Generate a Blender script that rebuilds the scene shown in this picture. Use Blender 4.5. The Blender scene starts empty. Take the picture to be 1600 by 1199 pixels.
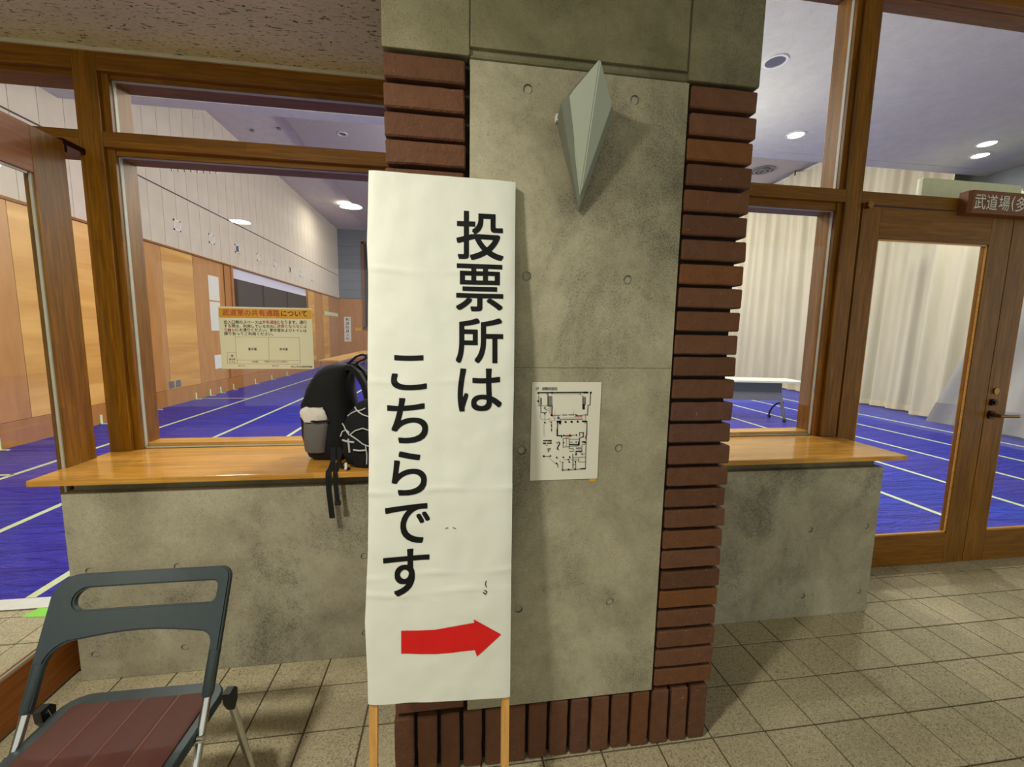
import bpy, bmesh, math, random
from mathutils import Matrix, Vector, noise as mnoise
random.seed(7)
D = bpy.data
SC = bpy.context.scene
COL = SC.collection

# ---------------------------------------------------------------- camera, world, lights, exposure
cam_d = D.cameras.new('camera'); cam = D.objects.new('camera', cam_d); COL.objects.link(cam)
R = [[0.9899390184216462, -0.14050765802555878, 0.016683460149507185],
     [-0.00029616848954309646, -0.1199661299259487, -0.9927779409086486],
     [0.14149435356442097, 0.9827846792185778, -0.118800766843584]]
CAMH = 1.42
cam.matrix_world = Matrix(((R[0][0], -R[1][0], -R[2][0], 0), (R[0][1], -R[1][1], -R[2][1], 0),
                           (R[0][2], -R[1][2], -R[2][2], CAMH), (0, 0, 0, 1)))
cam_d.sensor_width = 36; cam_d.lens = 649.356 / 1600 * 36; cam_d.clip_start = 0.02; cam_d.clip_end = 100
SC.camera = cam

w = D.worlds.new('world'); SC.world = w; w.use_nodes = True
bg = w.node_tree.nodes['Background']
bg.inputs[0].default_value = (0.97, 1.0, 0.92, 1); bg.inputs[1].default_value = 0.7

def area(name, loc, size, power, color, rot=(0, 0, 0), shape='DISK', spread=180):
    l = D.lights.new(name, 'AREA'); l.shape = shape; l.size = size; l.energy = power; l.color = color
    l.spread = math.radians(spread)
    o = D.objects.new(name, l); o.location = loc; o.rotation_euler = rot; COL.objects.link(o); return o
WARM = (1.0, 0.965, 0.84)
COOL = (1.0, 0.97, 0.88)
area('lobby_lamp', (-0.9, 0.2, 2.535), 0.17, 33, WARM)
area('lobby_lamp', (-2.2, -0.6, 2.535), 0.17, 17, WARM)
for x, y in ((5.0, 5.86), (8.0, 5.6), (8.4, 5.95), (1.5, 5.86), (-2.0, 4.4), (4.2, 3.4)):
    area('hall_lamp', (x, y, 4.375), 0.2, 46 if x < 6 else 16, COOL)
for x, y, p in ((-3.8, 16.3, 50), (1, 10.5, 110), (1, 16.3, 110), (6, 10.5, 90), (6, 16.3, 90)):
    area('hall_lamp', (x, y, 5.83), 0.42, p, COOL)
def fill_light(loc, power, r=.16):
    l = D.lights.new('hall_fill', 'POINT'); l.energy = power; l.color = COOL; l.shadow_soft_size = r
    o = D.objects.new('hall_fill', l); o.location = loc; COL.objects.link(o)
# added point fills that brighten the hall, kept unseen behind pillar and beam
for loc, p in (((1.5, 5.0, 3.1), 60), ((3.4, 5.6, 3.0), 70), ((.5, 3.5, 3.2), 45), ((-2.5, 4.0, 3.5), 55), ((1.2, 9.5, 4.4), 230), ((4.6, 9.4, 4.4), 110), ((2.0, 14.5, 4.4), 250), ((7.0, 14.0, 4.4), 130)):
    fill_light(loc, p)
SC.view_settings.view_transform = 'Standard'; SC.view_settings.look = 'None'
SC.view_settings.exposure = 0.2; SC.view_settings.gamma = 1; SC.view_settings.use_curve_mapping = False

# ---------------------------------------------------------------- node materials
def srgb(c):
    return tuple(((v / 255) / 12.92 if v / 255 <= .04045 else ((v / 255 + .055) / 1.055) ** 2.4) for v in c) + (1,)
class M:
    def __init__(s, name):
        s.m = D.materials.new(name); s.m.use_nodes = True; s.t = s.m.node_tree
        s.b = s.t.nodes['Principled BSDF']; s.out = s.t.nodes['Material Output']
    def n(s, typ, **kw):
        nd = s.t.nodes.new(typ)
        for k, v in kw.items():
            if k.startswith('i_'):
                key = k[2:]; key = int(key) if key.isdigit() else key.replace('_', ' ')
                nd.inputs[key].default_value = v
            else: setattr(nd, k, v)
        return nd
    def l(s, a, b): s.t.links.new(a, b)
    def coord(s, scale=(1, 1, 1), rot=(0, 0, 0), rand=False):
        tc = s.n('ShaderNodeTexCoord'); mp = s.n('ShaderNodeMapping')
        mp.inputs['Scale'].default_value = scale; mp.inputs['Rotation'].default_value = rot
        s.l(tc.outputs['Object'], mp.inputs[0])
        if rand:
            oi = s.n('ShaderNodeObjectInfo'); mu = s.n('ShaderNodeMath', operation='MULTIPLY'); mu.inputs[1].default_value = 37
            s.l(oi.outputs['Random'], mu.inputs[0]); s.l(mu.outputs[0], mp.inputs['Location'])
        return mp.outputs[0]
    def noise(s, vec, scale, detail=4, rough=.6, dist=0):
        nd = s.n('ShaderNodeTexNoise'); nd.inputs['Scale'].default_value = scale; nd.inputs['Detail'].default_value = detail
        nd.inputs['Roughness'].default_value = rough; nd.inputs['Distortion'].default_value = dist
        s.l(vec, nd.inputs['Vector']); return nd.outputs[0]
    def ramp(s, fac, stops):
        r = s.n('ShaderNodeValToRGB'); e = r.color_ramp.elements
        while len(e) < len(stops): e.new(.5)
        for el, (p, c) in zip(e, stops): el.position = p; el.color = c if len(c) == 4 else srgb(c)
        s.l(fac, r.inputs[0]); return r.outputs[0]
    def mix(s, fac, a, b, blend='MIX'):
        m = s.n('ShaderNodeMix', data_type='RGBA', blend_type=blend)
        for sock, v in ((m.inputs[0], fac), (m.inputs[6], a), (m.inputs[7], b)):
            if hasattr(v, 'is_linked') or hasattr(v, 'links'): s.l(v, sock)
            else: sock.default_value = v
        return m.outputs[2]
    def bump(s, h, strength=.3, dist=.01, prev=None):
        b = s.n('ShaderNodeBump'); b.inputs['Strength'].default_value = strength; b.inputs['Distance'].default_value = dist
        s.l(h, b.inputs['Height'])
        if prev is not None: s.l(prev, b.inputs['Normal'])
        s.l(b.outputs[0], s.b.inputs['Normal']); return b.outputs[0]
    def col(s, v):
        if hasattr(v, 'links'): s.l(v, s.b.inputs['Base Color'])
        else: s.b.inputs['Base Color'].default_value = v
        return s
    def set(s, rough=.5, metal=0, spec=.5):
        s.b.inputs['Roughness'].default_value = rough; s.b.inputs['Metallic'].default_value = metal
        s.b.inputs['Specular IOR Level'].default_value = spec; return s

def plain(name, c, rough=.5, metal=0, spec=.5, var=.06, scale=20, bump=0):
    m = M(name); v = m.coord(); nz = m.noise(v, scale)
    a = srgb(c); lo = tuple(x * (1 - var) for x in a[:3]) + (1,); hi = tuple(min(1, x * (1 + var)) for x in a[:3]) + (1,)
    m.col(m.ramp(nz, [(.3, lo), (.7, hi)])).set(rough, metal, spec)
    if bump: m.bump(nz, bump, .004)
    return m.m

def concrete(name, c1, c2, c3, rough=.75, dark=(70, 68, 54), amt=.8):
    m = M(name); v = m.coord()
    big = m.noise(v, 3.0, 6, .62, .5); grain = m.noise(v, 190, 3, .75); g2 = m.noise(v, 60, 4, .7); patch = m.noise(m.coord((1, 1, .8)), 2.1, 5, .7, .3)
    base = m.ramp(big, [(.34, c1), (.5, c2), (.66, c3)])
    add = m.n('ShaderNodeMath', operation='MULTIPLY_ADD'); add.inputs[1].default_value = 1.0; m.l(grain, add.inputs[0]); m.l(patch, add.inputs[2])
    hf_ = m.n('ShaderNodeMath', operation='MULTIPLY'); hf_.inputs[1].default_value = .5; m.l(add.outputs[0], hf_.inputs[0])
    msk = m.ramp(hf_.outputs[0], [(.495, (0, 0, 0, 1)), (.62, (amt, amt, amt, 1))])
    base = m.mix(msk, base, srgb(dark))
    base = m.mix(1, base, m.ramp(grain, [(.32, (.74, .74, .72, 1)), (.5, (1, 1, 1, 1)), (.68, (1.16, 1.16, 1.13, 1))]), 'MULTIPLY')
    base = m.mix(.6, base, m.ramp(g2, [(.3, (.86, .86, .85, 1)), (.7, (1.08, 1.08, 1.07, 1))]), 'MULTIPLY')
    m.col(base).set(rough, 0, .35)
    b1 = m.bump(grain, .16, .003); m.bump(g2, .12, .005, b1)
    return m.m
MT = {}
MT['conc'] = concrete('board formed concrete', (152, 145, 121), (170, 163, 138), (186, 179, 154))
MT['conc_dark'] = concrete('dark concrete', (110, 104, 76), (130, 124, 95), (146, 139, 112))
MT['conc_low'] = concrete('low wall concrete', (158, 151, 129), (174, 167, 144), (187, 181, 158))
MT['plug'] = plain('grey mortar plug', (158, 155, 135), .8, bump=.3, scale=90)
MT['mortar'] = plain('dark mortar', (34, 24, 16), .95)

def brick_mat():
    m = M('dark red brick'); v = m.coord(rand=True); oi = m.n('ShaderNodeObjectInfo')
    base = m.ramp(oi.outputs['Random'], [(0, (92, 60, 40)), (.3, (110, 74, 52)), (.55, (100, 66, 46)), (.8, (116, 74, 40)), (1, (96, 66, 54))])
    n1 = m.noise(v, 28, 5, .7); n2 = m.noise(v, 160, 3, .6)
    base = m.mix(.8, base, m.ramp(n1, [(.3, (.78, .76, .76, 1)), (.7, (1.15, 1.12, 1.08, 1))]), 'MULTIPLY')
    base = m.mix(m.ramp(m.noise(v, 75, 2), [(.72, (0, 0, 0, 1)), (.78, (.5, .5, .5, 1))]), base, srgb((196, 170, 140)))
    m.col(base).set(.8, 0, .3); n3 = m.noise(v, 70, 4, .65); b = m.bump(n3, .7, .006); m.bump(n2, .5, .003, b)
    return m.m
MT['brick'] = brick_mat()

def wood_mat(name, ca, cb, cc, axis='X', rough=.4, stave=None, spec=.28):
    """axis = grain direction; stave = (length, width) of glued laminated staves"""
    m = M(name)
    sc = {'X': (1.2, 22, 22), 'Y': (22, 1.2, 22), 'Z': (22, 22, 1.2)}[axis]
    v = m.coord(sc); g = m.noise(v, 3.5, 6, .65, .6)
    base = m.ramp(g, [(.28, ca), (.5, cb), (.75, cc)])
    if stave:
        rot = {'X': (0, 0, 0), 'Z': (0, math.radians(90), 0), 'Y': (0, 0, math.radians(90))}[axis]
        v2 = m.coord((1, 1, 1), rot)
        if axis == 'Z' or stave[2:] == ('V',):   # staves seen on a vertical face
            sep = m.n('ShaderNodeSeparateXYZ'); com = m.n('ShaderNodeCombineXYZ'); tc = m.n('ShaderNodeTexCoord')
            m.l(tc.outputs['Object'], sep.inputs[0])
            if axis == 'Z':
                add = m.n('ShaderNodeMath', operation='ADD'); m.l(sep.outputs[0], add.inputs[0]); m.l(sep.outputs[1], add.inputs[1])
                m.l(sep.outputs[2], com.inputs[0]); m.l(add.outputs[0], com.inputs[1])
            else:
                m.l(sep.outputs[0], com.inputs[0]); m.l(sep.outputs[2], com.inputs[1])
            v2 = com.outputs[0]
        br = m.n('ShaderNodeTexBrick'); br.inputs['Scale'].default_value = 1; br.inputs['Brick Width'].default_value = stave[0]
        br.inputs['Row Height'].default_value = stave[1]; br.inputs['Mortar Size'].default_value = 0
        br.inputs['Color1'].default_value = (.78, .78, .78, 1); br.inputs['Color2'].default_value = (1.1, 1.08, 1.02, 1)
        br.offset = .37; m.l(v2, br.inputs['Vector'])
        base = m.mix(.8, base, br.outputs[0], 'MULTIPLY')
    m.col(base).set(rough, 0, spec); m.bump(g, .06, .002)
    return m.m
# frame timber (dark oiled), lighter inner beads, worktop
MT['frameX'] = wood_mat('oiled frame timber along x', (106, 66, 4), (130, 84, 8), (158, 108, 22), 'X', .5, (.9, .035, 'V'))
MT['frameZ'] = wood_mat('oiled frame timber upright', (104, 65, 4), (128, 83, 8), (158, 108, 24), 'Z', .42, (1.1, .028))
MT['frameY'] = wood_mat('oiled frame timber along y', (118, 66, 22), (142, 82, 30), (164, 98, 42), 'Y', .45)
MT['sill'] = wood_mat('varnished laminated worktop', (184, 124, 44), (212, 154, 68), (230, 178, 94), 'X', .16, (.55, .045), .5)
MT['stick'] = wood_mat('pale planed stick', (196, 142, 72), (214, 160, 88), (226, 176, 104), 'Z', .6)
MT['signwood'] = wood_mat('reddish brown sign wood', (104, 62, 34), (122, 76, 44), (136, 88, 54), 'X', .5)
def ply(name, a, b, diag):
    m = M(name); v = m.coord((1, .5, 5) if diag else (6, 6, 1.1), (math.radians(48 if diag else 0), 0, 0)); g = m.noise(v, .75 if diag else 1.6, 5, .55, .5)
    m.col(m.ramp(g, [(.25, a), (.75, b)])).set(.38, 0, .45); return m.m
MT['ply1'] = ply('brown plywood panel', (178, 122, 60), (198, 142, 78), False)
MT['ply2'] = ply('honey plywood panel', (190, 130, 48), (236, 184, 98), True)
MT['ply3'] = ply('reddish plywood panel', (170, 116, 66), (188, 134, 82), False)
MT['skirt'] = ply('skirting timber', (166, 110, 48), (186, 128, 62), False)

def rockwool(name, a, b, fl, dens=.62):
    m = M(name); v = m.coord((24, 90, 24)); f = m.noise(v, 1.3, 4, .65, .8); v2 = m.coord(); g = m.noise(v2, 5, 5, .7); h = m.noise(v2, 180, 2)
    base = m.ramp(g, [(.3, a), (.7, b)])
    base = m.mix(.6, base, m.ramp(h, [(.3, (.86, .86, .86, 1)), (.7, (1.08, 1.08, 1.08, 1))]), 'MULTIPLY')
    mask = m.ramp(f, [(dens, (0, 0, 0, 1)), (dens + .06, (1, 1, 1, 1))])
    m.col(m.mix(mask, base, srgb(fl))).set(.95, 0, .1); m.bump(f, .3, .004); return m.m
MT['ceil_lobby'] = rockwool('fissured acoustic board', (208, 202, 174), (222, 216, 188), (62, 54, 38), .575)
MT['ceil_hall'] = rockwool('grey violet acoustic board', (206, 204, 190), (220, 218, 204), (150, 146, 138), .64)
MT['ceil_far'] = rockwool('pale acoustic board', (206, 198, 186), (220, 212, 200), (170, 160, 150), .68)
MT['ceil_beam'] = plain('grey painted soffit', (176, 168, 160), .9)
def panelmat():
    m = M('fair faced concrete panel'); v = m.coord(); g = m.noise(v, 1.4, 5, .6); p = m.noise(v, 9, 2, .5)
    b = m.ramp(g, [(.3, (204, 192, 172)), (.7, (220, 208, 188))])
    m.col(m.mix(m.ramp(p, [(.74, (0, 0, 0, 1)), (.78, (.6, .6, .6, 1))]), b, srgb((140, 132, 122)))).set(.85, 0, .2); return m.m
MT['panel'] = panelmat()
MT['joint'] = plain('dark joint', (96, 88, 78), .9)
MT['bluegrey'] = plain('blue grey wall paint', (118, 122, 130), .85)

def tile_mat():
    m = M('speckled beige floor tile'); v = m.coord(rand=True); s1 = m.noise(v, 210, 2, .6); s2 = m.noise(v, 90, 3, .7); big = m.noise(v, 5, 3)
    oi = m.n('ShaderNodeObjectInfo')
    base = m.ramp(s2, [(.3, (172, 160, 130)), (.52, (192, 181, 150)), (.7, (204, 195, 166))])
    base = m.mix(m.ramp(s1, [(.36, (.85, .85, .85, 1)), (.46, (0, 0, 0, 1))]), base, srgb((120, 108, 82)))
    base = m.mix(.5, base, m.ramp(oi.outputs['Random'], [(0, (.84, .84, .84, 1)), (1, (1.1, 1.09, 1.06, 1))]), 'MULTIPLY')
    base = m.mix(.35, base, m.ramp(big, [(.3, (.8, .8, .78, 1)), (.7, (1.1, 1.1, 1.1, 1))]), 'MULTIPLY')
    m.col(base).set(.62, 0, .35); m.bump(s1, .12, .001); return m.m
MT['tile'] = tile_mat(); MT['grout'] = plain('grey brown grout', (98, 88, 66), .95)

def mat_mat():
    m = M('glossy blue vinyl floor cover'); v = m.coord()
    wv = m.noise(m.coord((.55, 3.2, 1), (0, 0, math.radians(22))), 3.0, 5, .62, 1.6); ln = m.noise(m.coord((1.5, 26, 1)), 1.2, 3, .6, .4)
    sq = m.noise(v, 46, 2, .6, 2.5); c = m.noise(v, .5, 3)
    m.col(m.ramp(c, [(.3, (58, 52, 176)), (.55, (42, 52, 190)), (.75, (24, 66, 206))]))  .set(.34, 0, .2)
    b = m.bump(wv, 1.0, .07); b = m.bump(ln, .25, .012, b); m.bump(sq, .12, .003, b); return m.m
MT['mat'] = mat_mat()
MT['tape'] = plain('pale green tape', (214, 226, 178), .5)
MT['tape_w'] = plain('white tape', (228, 228, 222), .5)
MT['green_tape'] = plain('lime green tape', (150, 226, 92), .6)

def glass(name='clear window glass', tint=(.97, .985, .975, 1), refl=1.0):
    m = M(name); t = m.t; t.nodes.remove(m.b)
    tr = m.n('ShaderNodeBsdfTransparent'); tr.inputs[0].default_value = tint
    gl = m.n('ShaderNodeBsdfGlossy'); gl.inputs['Roughness'].default_value = .0
    lw = m.n('ShaderNodeLayerWeight'); pw = m.n('ShaderNodeMath', operation='POWER'); pw.inputs[1].default_value = 5
    m.l(lw.outputs['Facing'], pw.inputs[0])
    mu = m.n('ShaderNodeMath', operation='MULTIPLY_ADD'); mu.inputs[1].default_value = .9 * refl; mu.inputs[2].default_value = .035 * refl; m.l(pw.outputs[0], mu.inputs[0])
    mx = m.n('ShaderNodeMixShader'); m.l(mu.outputs[0], mx.inputs[0]); m.l(tr.outputs[0], mx.inputs[1]); m.l(gl.outputs[0], mx.inputs[2])
    m.l(mx.outputs[0], m.out.inputs[0]); return m.m
MT['glass'] = glass()
def curtain_mat(name, a, b):
    m = M(name); v = m.coord((1, 1, .15)); g = m.noise(v, 2.2, 4); f = m.noise(m.coord(), 240, 2)
    m.col(m.ramp(g, [(.3, a), (.7, b)])).set(.9, 0, .1); m.bump(f, .1, .002)
    return m.m
MT['curtA'] = curtain_mat('cream heavy curtain cloth', (196, 188, 160), (216, 206, 178))
MT['curtB'] = curtain_mat('grey heavy curtain cloth', (160, 156, 146), (190, 184, 172))
MT['hem'] = plain('dusty curtain hem', (214, 200, 160), .9)
MT['cuff'] = plain('grey curtain foot band', (142, 138, 136), .9)
def paper(name, c, crease=True):
    m = M(name); v = m.coord(); a = m.noise(v, 6, 4, .55, .3); b = m.noise(m.coord((1, 1, 9)), 5, 3, .5, .4)
    m.col(srgb(c)).set(.55, 0, .35)
    if crease: m.bump(a, .35, .012)
    return m.m
MT['paper'] = paper('white poster paper', (226, 228, 216)); MT['paper2'] = paper('office paper', (224, 220, 204), False)
MT['notice'] = paper('laminated cream notice', (226, 222, 188), False)
MT['ink'] = plain('black ink', (9, 11, 10), .6, spec=.25, var=.02); MT['red'] = plain('red ink', (218, 2, 6), .4, var=.03)
MT['greyink'] = plain('grey ink', (120, 120, 112), .6); MT['crimson'] = plain('crimson ink', (176, 30, 48), .5)
MT['gold'] = plain('orange gold print', (214, 156, 30), .5); MT['navy'] = plain('navy ink', (30, 40, 110), .5)
MT['darkline'] = plain('thin grey line ink', (110, 108, 96), .6)
MT['plastic'] = plain('dark blue grey plastic', (48, 58, 60), .42, scale=60, bump=.05)
MT['seatred'] = plain('brown vinyl seat', (82, 44, 36), .6, scale=40, bump=.15)
MT['seam'] = plain('brown vinyl seam', (104, 66, 54), .5)
MT['chrome'] = plain('chrome tube', (205, 205, 200), .12, 1); MT['black'] = plain('black plastic', (14, 14, 15), .5)
MT['bagblack'] = plain('black nylon', (7, 7, 8), .85, scale=120, bump=.3); MT['mesh'] = plain('grey mesh net', (104, 100, 96), .8, scale=300, bump=.5)
MT['whitecloth'] = plain('white towel', (224, 216, 204), .95, scale=60, bump=.5)
MT['cord'] = plain('silver grey cord', (196, 198, 196), .5)
MT['sconce'] = plain('pale green frosted glass', (166, 174, 156), .35, spec=.5, var=.03); MT['sconce2'] = plain('grey painted metal', (116, 120, 104), .5)
MT['sconce3'] = plain('shadow gap metal', (60, 62, 50), .6)
MT['whitep'] = plain('white painted metal', (226, 226, 220), .4); MT['cream'] = plain('cream painted casing', (222, 224, 192), .5)
MT['brass'] = plain('aged brass', (148, 112, 62), .3, 1); MT['bronze'] = plain('dark bronze', (62, 36, 22), .35, .8)
MT['steel'] = plain('grey metal', (128, 130, 134), .4, .5); MT['tabletop'] = plain('white laminate', (232, 230, 216), .3)
MT['navypanel'] = plain('dark modesty panel', (50, 56, 72), .6); MT['greypanel'] = plain('grey modesty panel', (132, 132, 134), .6)
MT['dark'] = plain('dark interior', (58, 40, 32), .5); MT['bead'] = plain('grey glazing gasket', (176, 176, 160), .5)
MT['stripwhite'] = plain('white plaster strip', (206, 196, 170), .7); MT['lilac'] = plain('pale lilac soffit', (212, 210, 222), .7)
def emis(name, c, s):
    m = M(name); m.b.inputs['Emission Color'].default_value = c; m.b.inputs['Emission Strength'].default_value = s; return m.m
MT['lit'] = emis('lit diffuser', (1, 1, .96, 1), 9)

# ---------------------------------------------------------------- mesh helpers
class MB:
    def __init__(s): s.v = []; s.f = []; s.mi = []
    def add(s, vs, fs, mi=0):
        o = len(s.v); s.v += [tuple(v) for v in vs]; s.f += [tuple(i + o for i in f) for f in fs]; s.mi += [mi] * len(fs); return s
    def box(s, x0, x1, y0, y1, z0, z1, mi=0, b=0):
        if b:
            bm = bmesh.new(); bmesh.ops.create_cube(bm, size=1)
            for v in bm.verts: v.co = Vector(((x0 + x1) / 2 + v.co.x * (x1 - x0), (y0 + y1) / 2 + v.co.y * (y1 - y0), (z0 + z1) / 2 + v.co.z * (z1 - z0)))
            bmesh.ops.bevel(bm, geom=bm.edges[:], offset=b, segments=2, affect='EDGES', profile=.6)
            bm.verts.index_update(); s.add([v.co[:] for v in bm.verts], [[v.index for v in f.verts] for f in bm.faces], mi); bm.free(); return s
        vs = [(x, y, z) for x in (x0, x1) for y in (y0, y1) for z in (z0, z1)]
        return s.add(vs, [(0, 1, 3, 2), (4, 6, 7, 5), (0, 4, 5, 1), (2, 3, 7, 6), (0, 2, 6, 4), (1, 5, 7, 3)], mi)
    def tube(s, pts, r, n=10, cap=True, mi=0, closed=False):
        P = [Vector(p) for p in pts]; m = len(P); rr = r if isinstance(r, (list, tuple)) else [r] * m
        rings = []; prev = None
        for i in range(m):
            t = (P[(i + 1) % m] - P[i - 1]) if closed else (P[min(i + 1, m - 1)] - P[max(i - 1, 0)])
            t.normalize()
            if prev is None:
                a = Vector((0, 0, 1)) if abs(t.z) < .9 else Vector((1, 0, 0)); u = t.cross(a).normalized()
            else:
                u = prev - t * prev.dot(t); u.normalize()
            prev = u; w_ = t.cross(u)
            rings.append([P[i] + (u * math.cos(2 * math.pi * k / n) + w_ * math.sin(2 * math.pi * k / n)) * rr[i] for k in range(n)])
        vs = [p for r_ in rings for p in r_]; fs = []
        for i in range(m if closed else m - 1):
            j = (i + 1) % m
            for k in range(n): fs.append((i * n + k, i * n + (k + 1) % n, j * n + (k + 1) % n, j * n + k))
        if cap and not closed: fs += [tuple(range(n))[::-1], tuple((m - 1) * n + k for k in range(n))]
        return s.add(vs, fs, mi)
    def cyl(s, a, b, r, n=20, mi=0): return s.tube([a, b], r, n, True, mi)
    def prism(s, pts, d, mi=0):
        """pts: 3-D polygon, d: extrusion vector"""
        n = len(pts); d = Vector(d); P = [Vector(p) for p in pts]
        return s.add(P + [p + d for p in P], [tuple(range(n))[::-1], tuple(range(n, 2 * n))] + [(i, (i + 1) % n, n + (i + 1) % n, n + i) for i in range(n)], mi)
    def ribbon(s, pts, wv, th, mi=0):
        P = [Vector(p) for p in pts]; wv = Vector(wv); m = len(P); vs = []
        for i in range(m):
            t = (P[min(i + 1, m - 1)] - P[max(i - 1, 0)]).normalized(); nn = t.cross(wv).normalized() * th / 2
            vs += [P[i] - wv / 2 - nn, P[i] + wv / 2 - nn, P[i] + wv / 2 + nn, P[i] - wv / 2 + nn]
        fs = [(i * 4 + k, i * 4 + (k + 1) % 4, (i + 1) * 4 + (k + 1) % 4, (i + 1) * 4 + k) for i in range(m - 1) for k in range(4)]
        fs += [(3, 2, 1, 0), tuple((m - 1) * 4 + k for k in range(4))]
        return s.add(vs, fs, mi)
    def loft(s, rings, mi=0, cap=True):
        n = len(rings[0]); vs = [p for r in rings for p in r]; m = len(rings)
        fs = [(i * n + k, i * n + (k + 1) % n, (i + 1) * n + (k + 1) % n, (i + 1) * n + k) for i in range(m - 1) for k in range(n)]
        if cap: fs += [tuple(range(n))[::-1], tuple((m - 1) * n + k for k in range(n))]
        return s.add(vs, fs, mi)
    def mesh(s, name, mats, smooth=False):
        me = D.meshes.new(name); me.from_pydata([tuple(v) for v in s.v], [], s.f); me.update()
        bm = bmesh.new(); bm.from_mesh(me); bmesh.ops.recalc_face_normals(bm, faces=bm.faces[:]); bm.to_mesh(me); bm.free()
        for m in (mats if isinstance(mats, (list, tuple)) else [mats]): me.materials.append(m)
        for p, i in zip(me.polygons, s.mi): p.material_index = i; p.use_smooth = smooth
        if smooth:
            try: me.set_sharp_from_angle(angle=math.radians(40))
            except Exception: pass
        return me
def wloc(o):
    l = Vector(o.location)
    while o.parent: o = o.parent; l = l + o.location
    return l
def link(name, me, parent=None, loc=None):
    o = D.objects.new(name, me); COL.objects.link(o)
    if parent is not None:
        o.parent = parent; o.location = (Vector(loc) if loc is not None else Vector((0, 0, 0))) - wloc(parent)
    elif loc is not None: o.location = loc
    return o
def mk(name, mb, mats, parent=None, smooth=False):
    return link(name, mb.mesh(name, mats, smooth), parent)
def thing(name, label, cat, loc=(0, 0, 0), group=None):
    o = D.objects.new(name, None); COL.objects.link(o); o.location = loc; o.empty_display_size = .05
    o['label'] = label; o['category'] = cat
    if group: o['group'] = group
    return o
def tag(o, label, cat, group=None, kind=None):
    o['label'] = label; o['category'] = cat
    if group: o['group'] = group
    if kind: o['kind'] = kind
    return o
def struct(name, mb=None, mats=None, loc=(0, 0, 0), smooth=False):
    if mb is None:
        o = D.objects.new(name, None); COL.objects.link(o); o.location = loc; o.empty_display_size = .05
    else: o = link(name, mb.mesh(name, mats, smooth))
    o['kind'] = 'structure'; return o
def boolean_holes(mb, name, mat, holes, r, depth, axis_y, mb_smooth=False):
    """cut shallow round recesses into the -y face at y = axis_y"""
    o = link(name, mb.mesh(name, mat)); c = MB()
    for x, z in holes: c.cyl((x, axis_y - .02, z), (x, axis_y + depth, z), r, 20)
    co = link('cutter', c.mesh('cutter', mat)); md = o.modifiers.new('b', 'BOOLEAN'); md.operation = 'DIFFERENCE'; md.object = co; md.solver = 'EXACT'
    bpy.context.view_layer.update()
    me = D.meshes.new_from_object(o.evaluated_get(bpy.context.evaluated_depsgraph_get())); me.name = name
    D.objects.remove(o); D.objects.remove(co); return me

# text -> flat triangles
_tc = {}
def text_mesh(body, bold=0):
    k = (body, bold)
    if k not in _tc:
        cu = D.curves.new('t', 'FONT'); cu.body = body; cu.size = 1; cu.offset = bold; cu.resolution_u = 6
        o = D.objects.new('t', cu); COL.objects.link(o); bpy.context.view_layer.update()
        me = D.meshes.new_from_object(o.evaluated_get(bpy.context.evaluated_depsgraph_get()))
        vs = [(v.co.x, v.co.y) for v in me.vertices]; fs = [tuple(p.vertices) for p in me.polygons]
        D.objects.remove(o); D.curves.remove(cu); D.meshes.remove(me); _tc[k] = (vs, fs)
    return _tc[k]
def fit(body, u0, v0, u1, v1, bold=0):
    vs, fs = text_mesh(body, bold)
    if not vs: return [], []
    xs = [v[0] for v in vs]; ys = [v[1] for v in vs]; a, b, c, d = min(xs), max(xs), min(ys), max(ys)
    return [(u0 + (x - a) / (b - a) * (u1 - u0), v0 + (y - c) / (d - c) * (v1 - v0)) for x, y in vs], fs
class Plane:
    def __init__(s, O, U, V, N): s.O, s.U, s.V, s.N = map(Vector, (O, U, V, N))
    def p(s, u, v, e=0): return s.O + s.U * u + s.V * v + s.N * e
def ptext(mb, pl, body, u0, v0, u1, v1, e=.0012, bold=0, mi=0):
    vs, fs = fit(body, u0, v0, u1, v1, bold); mb.add([pl.p(u, v, e) for u, v in vs], fs, mi)
def prect(mb, pl, u0, v0, u1, v1, e=.001, mi=0): mb.add([pl.p(u0, v0, e), pl.p(u1, v0, e), pl.p(u1, v1, e), pl.p(u0, v1, e)], [(0, 1, 2, 3)], mi)
def pline(mb, pl, pts, wd, e=.001, mi=0):
    for (a, b), (c, d) in zip(pts, pts[1:]):
        L = math.hypot(c - a, d - b) or 1e-6; nx, ny = -(d - b) / L * wd / 2, (c - a) / L * wd / 2; tx, ty = (c - a) / L * wd / 2, (d - b) / L * wd / 2
        mb.add([pl.p(a - tx + nx, b - ty + ny, e), pl.p(a - tx - nx, b - ty - ny, e), pl.p(c + tx - nx, d + ty - ny, e), pl.p(c + tx + nx, d + ty + ny, e)], [(0, 1, 2, 3)], mi)
def pdisc(mb, pl, u, v, r, e=.001, mi=0, n=12): mb.add([pl.p(u + r * math.cos(k * 2 * math.pi / n), v + r * math.sin(k * 2 * math.pi / n), e) for k in range(n)], [tuple(range(n))], mi)

def project(p):
    d = Vector(p) - Vector((0, 0, CAMH)); c = [sum(R[i][k] * d[k] for k in range(3)) for i in range(3)]
    return None if c[2] <= 0 else (800 + 649.36 * c[0] / c[2], 599.5 + 649.36 * c[1] / c[2])

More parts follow.
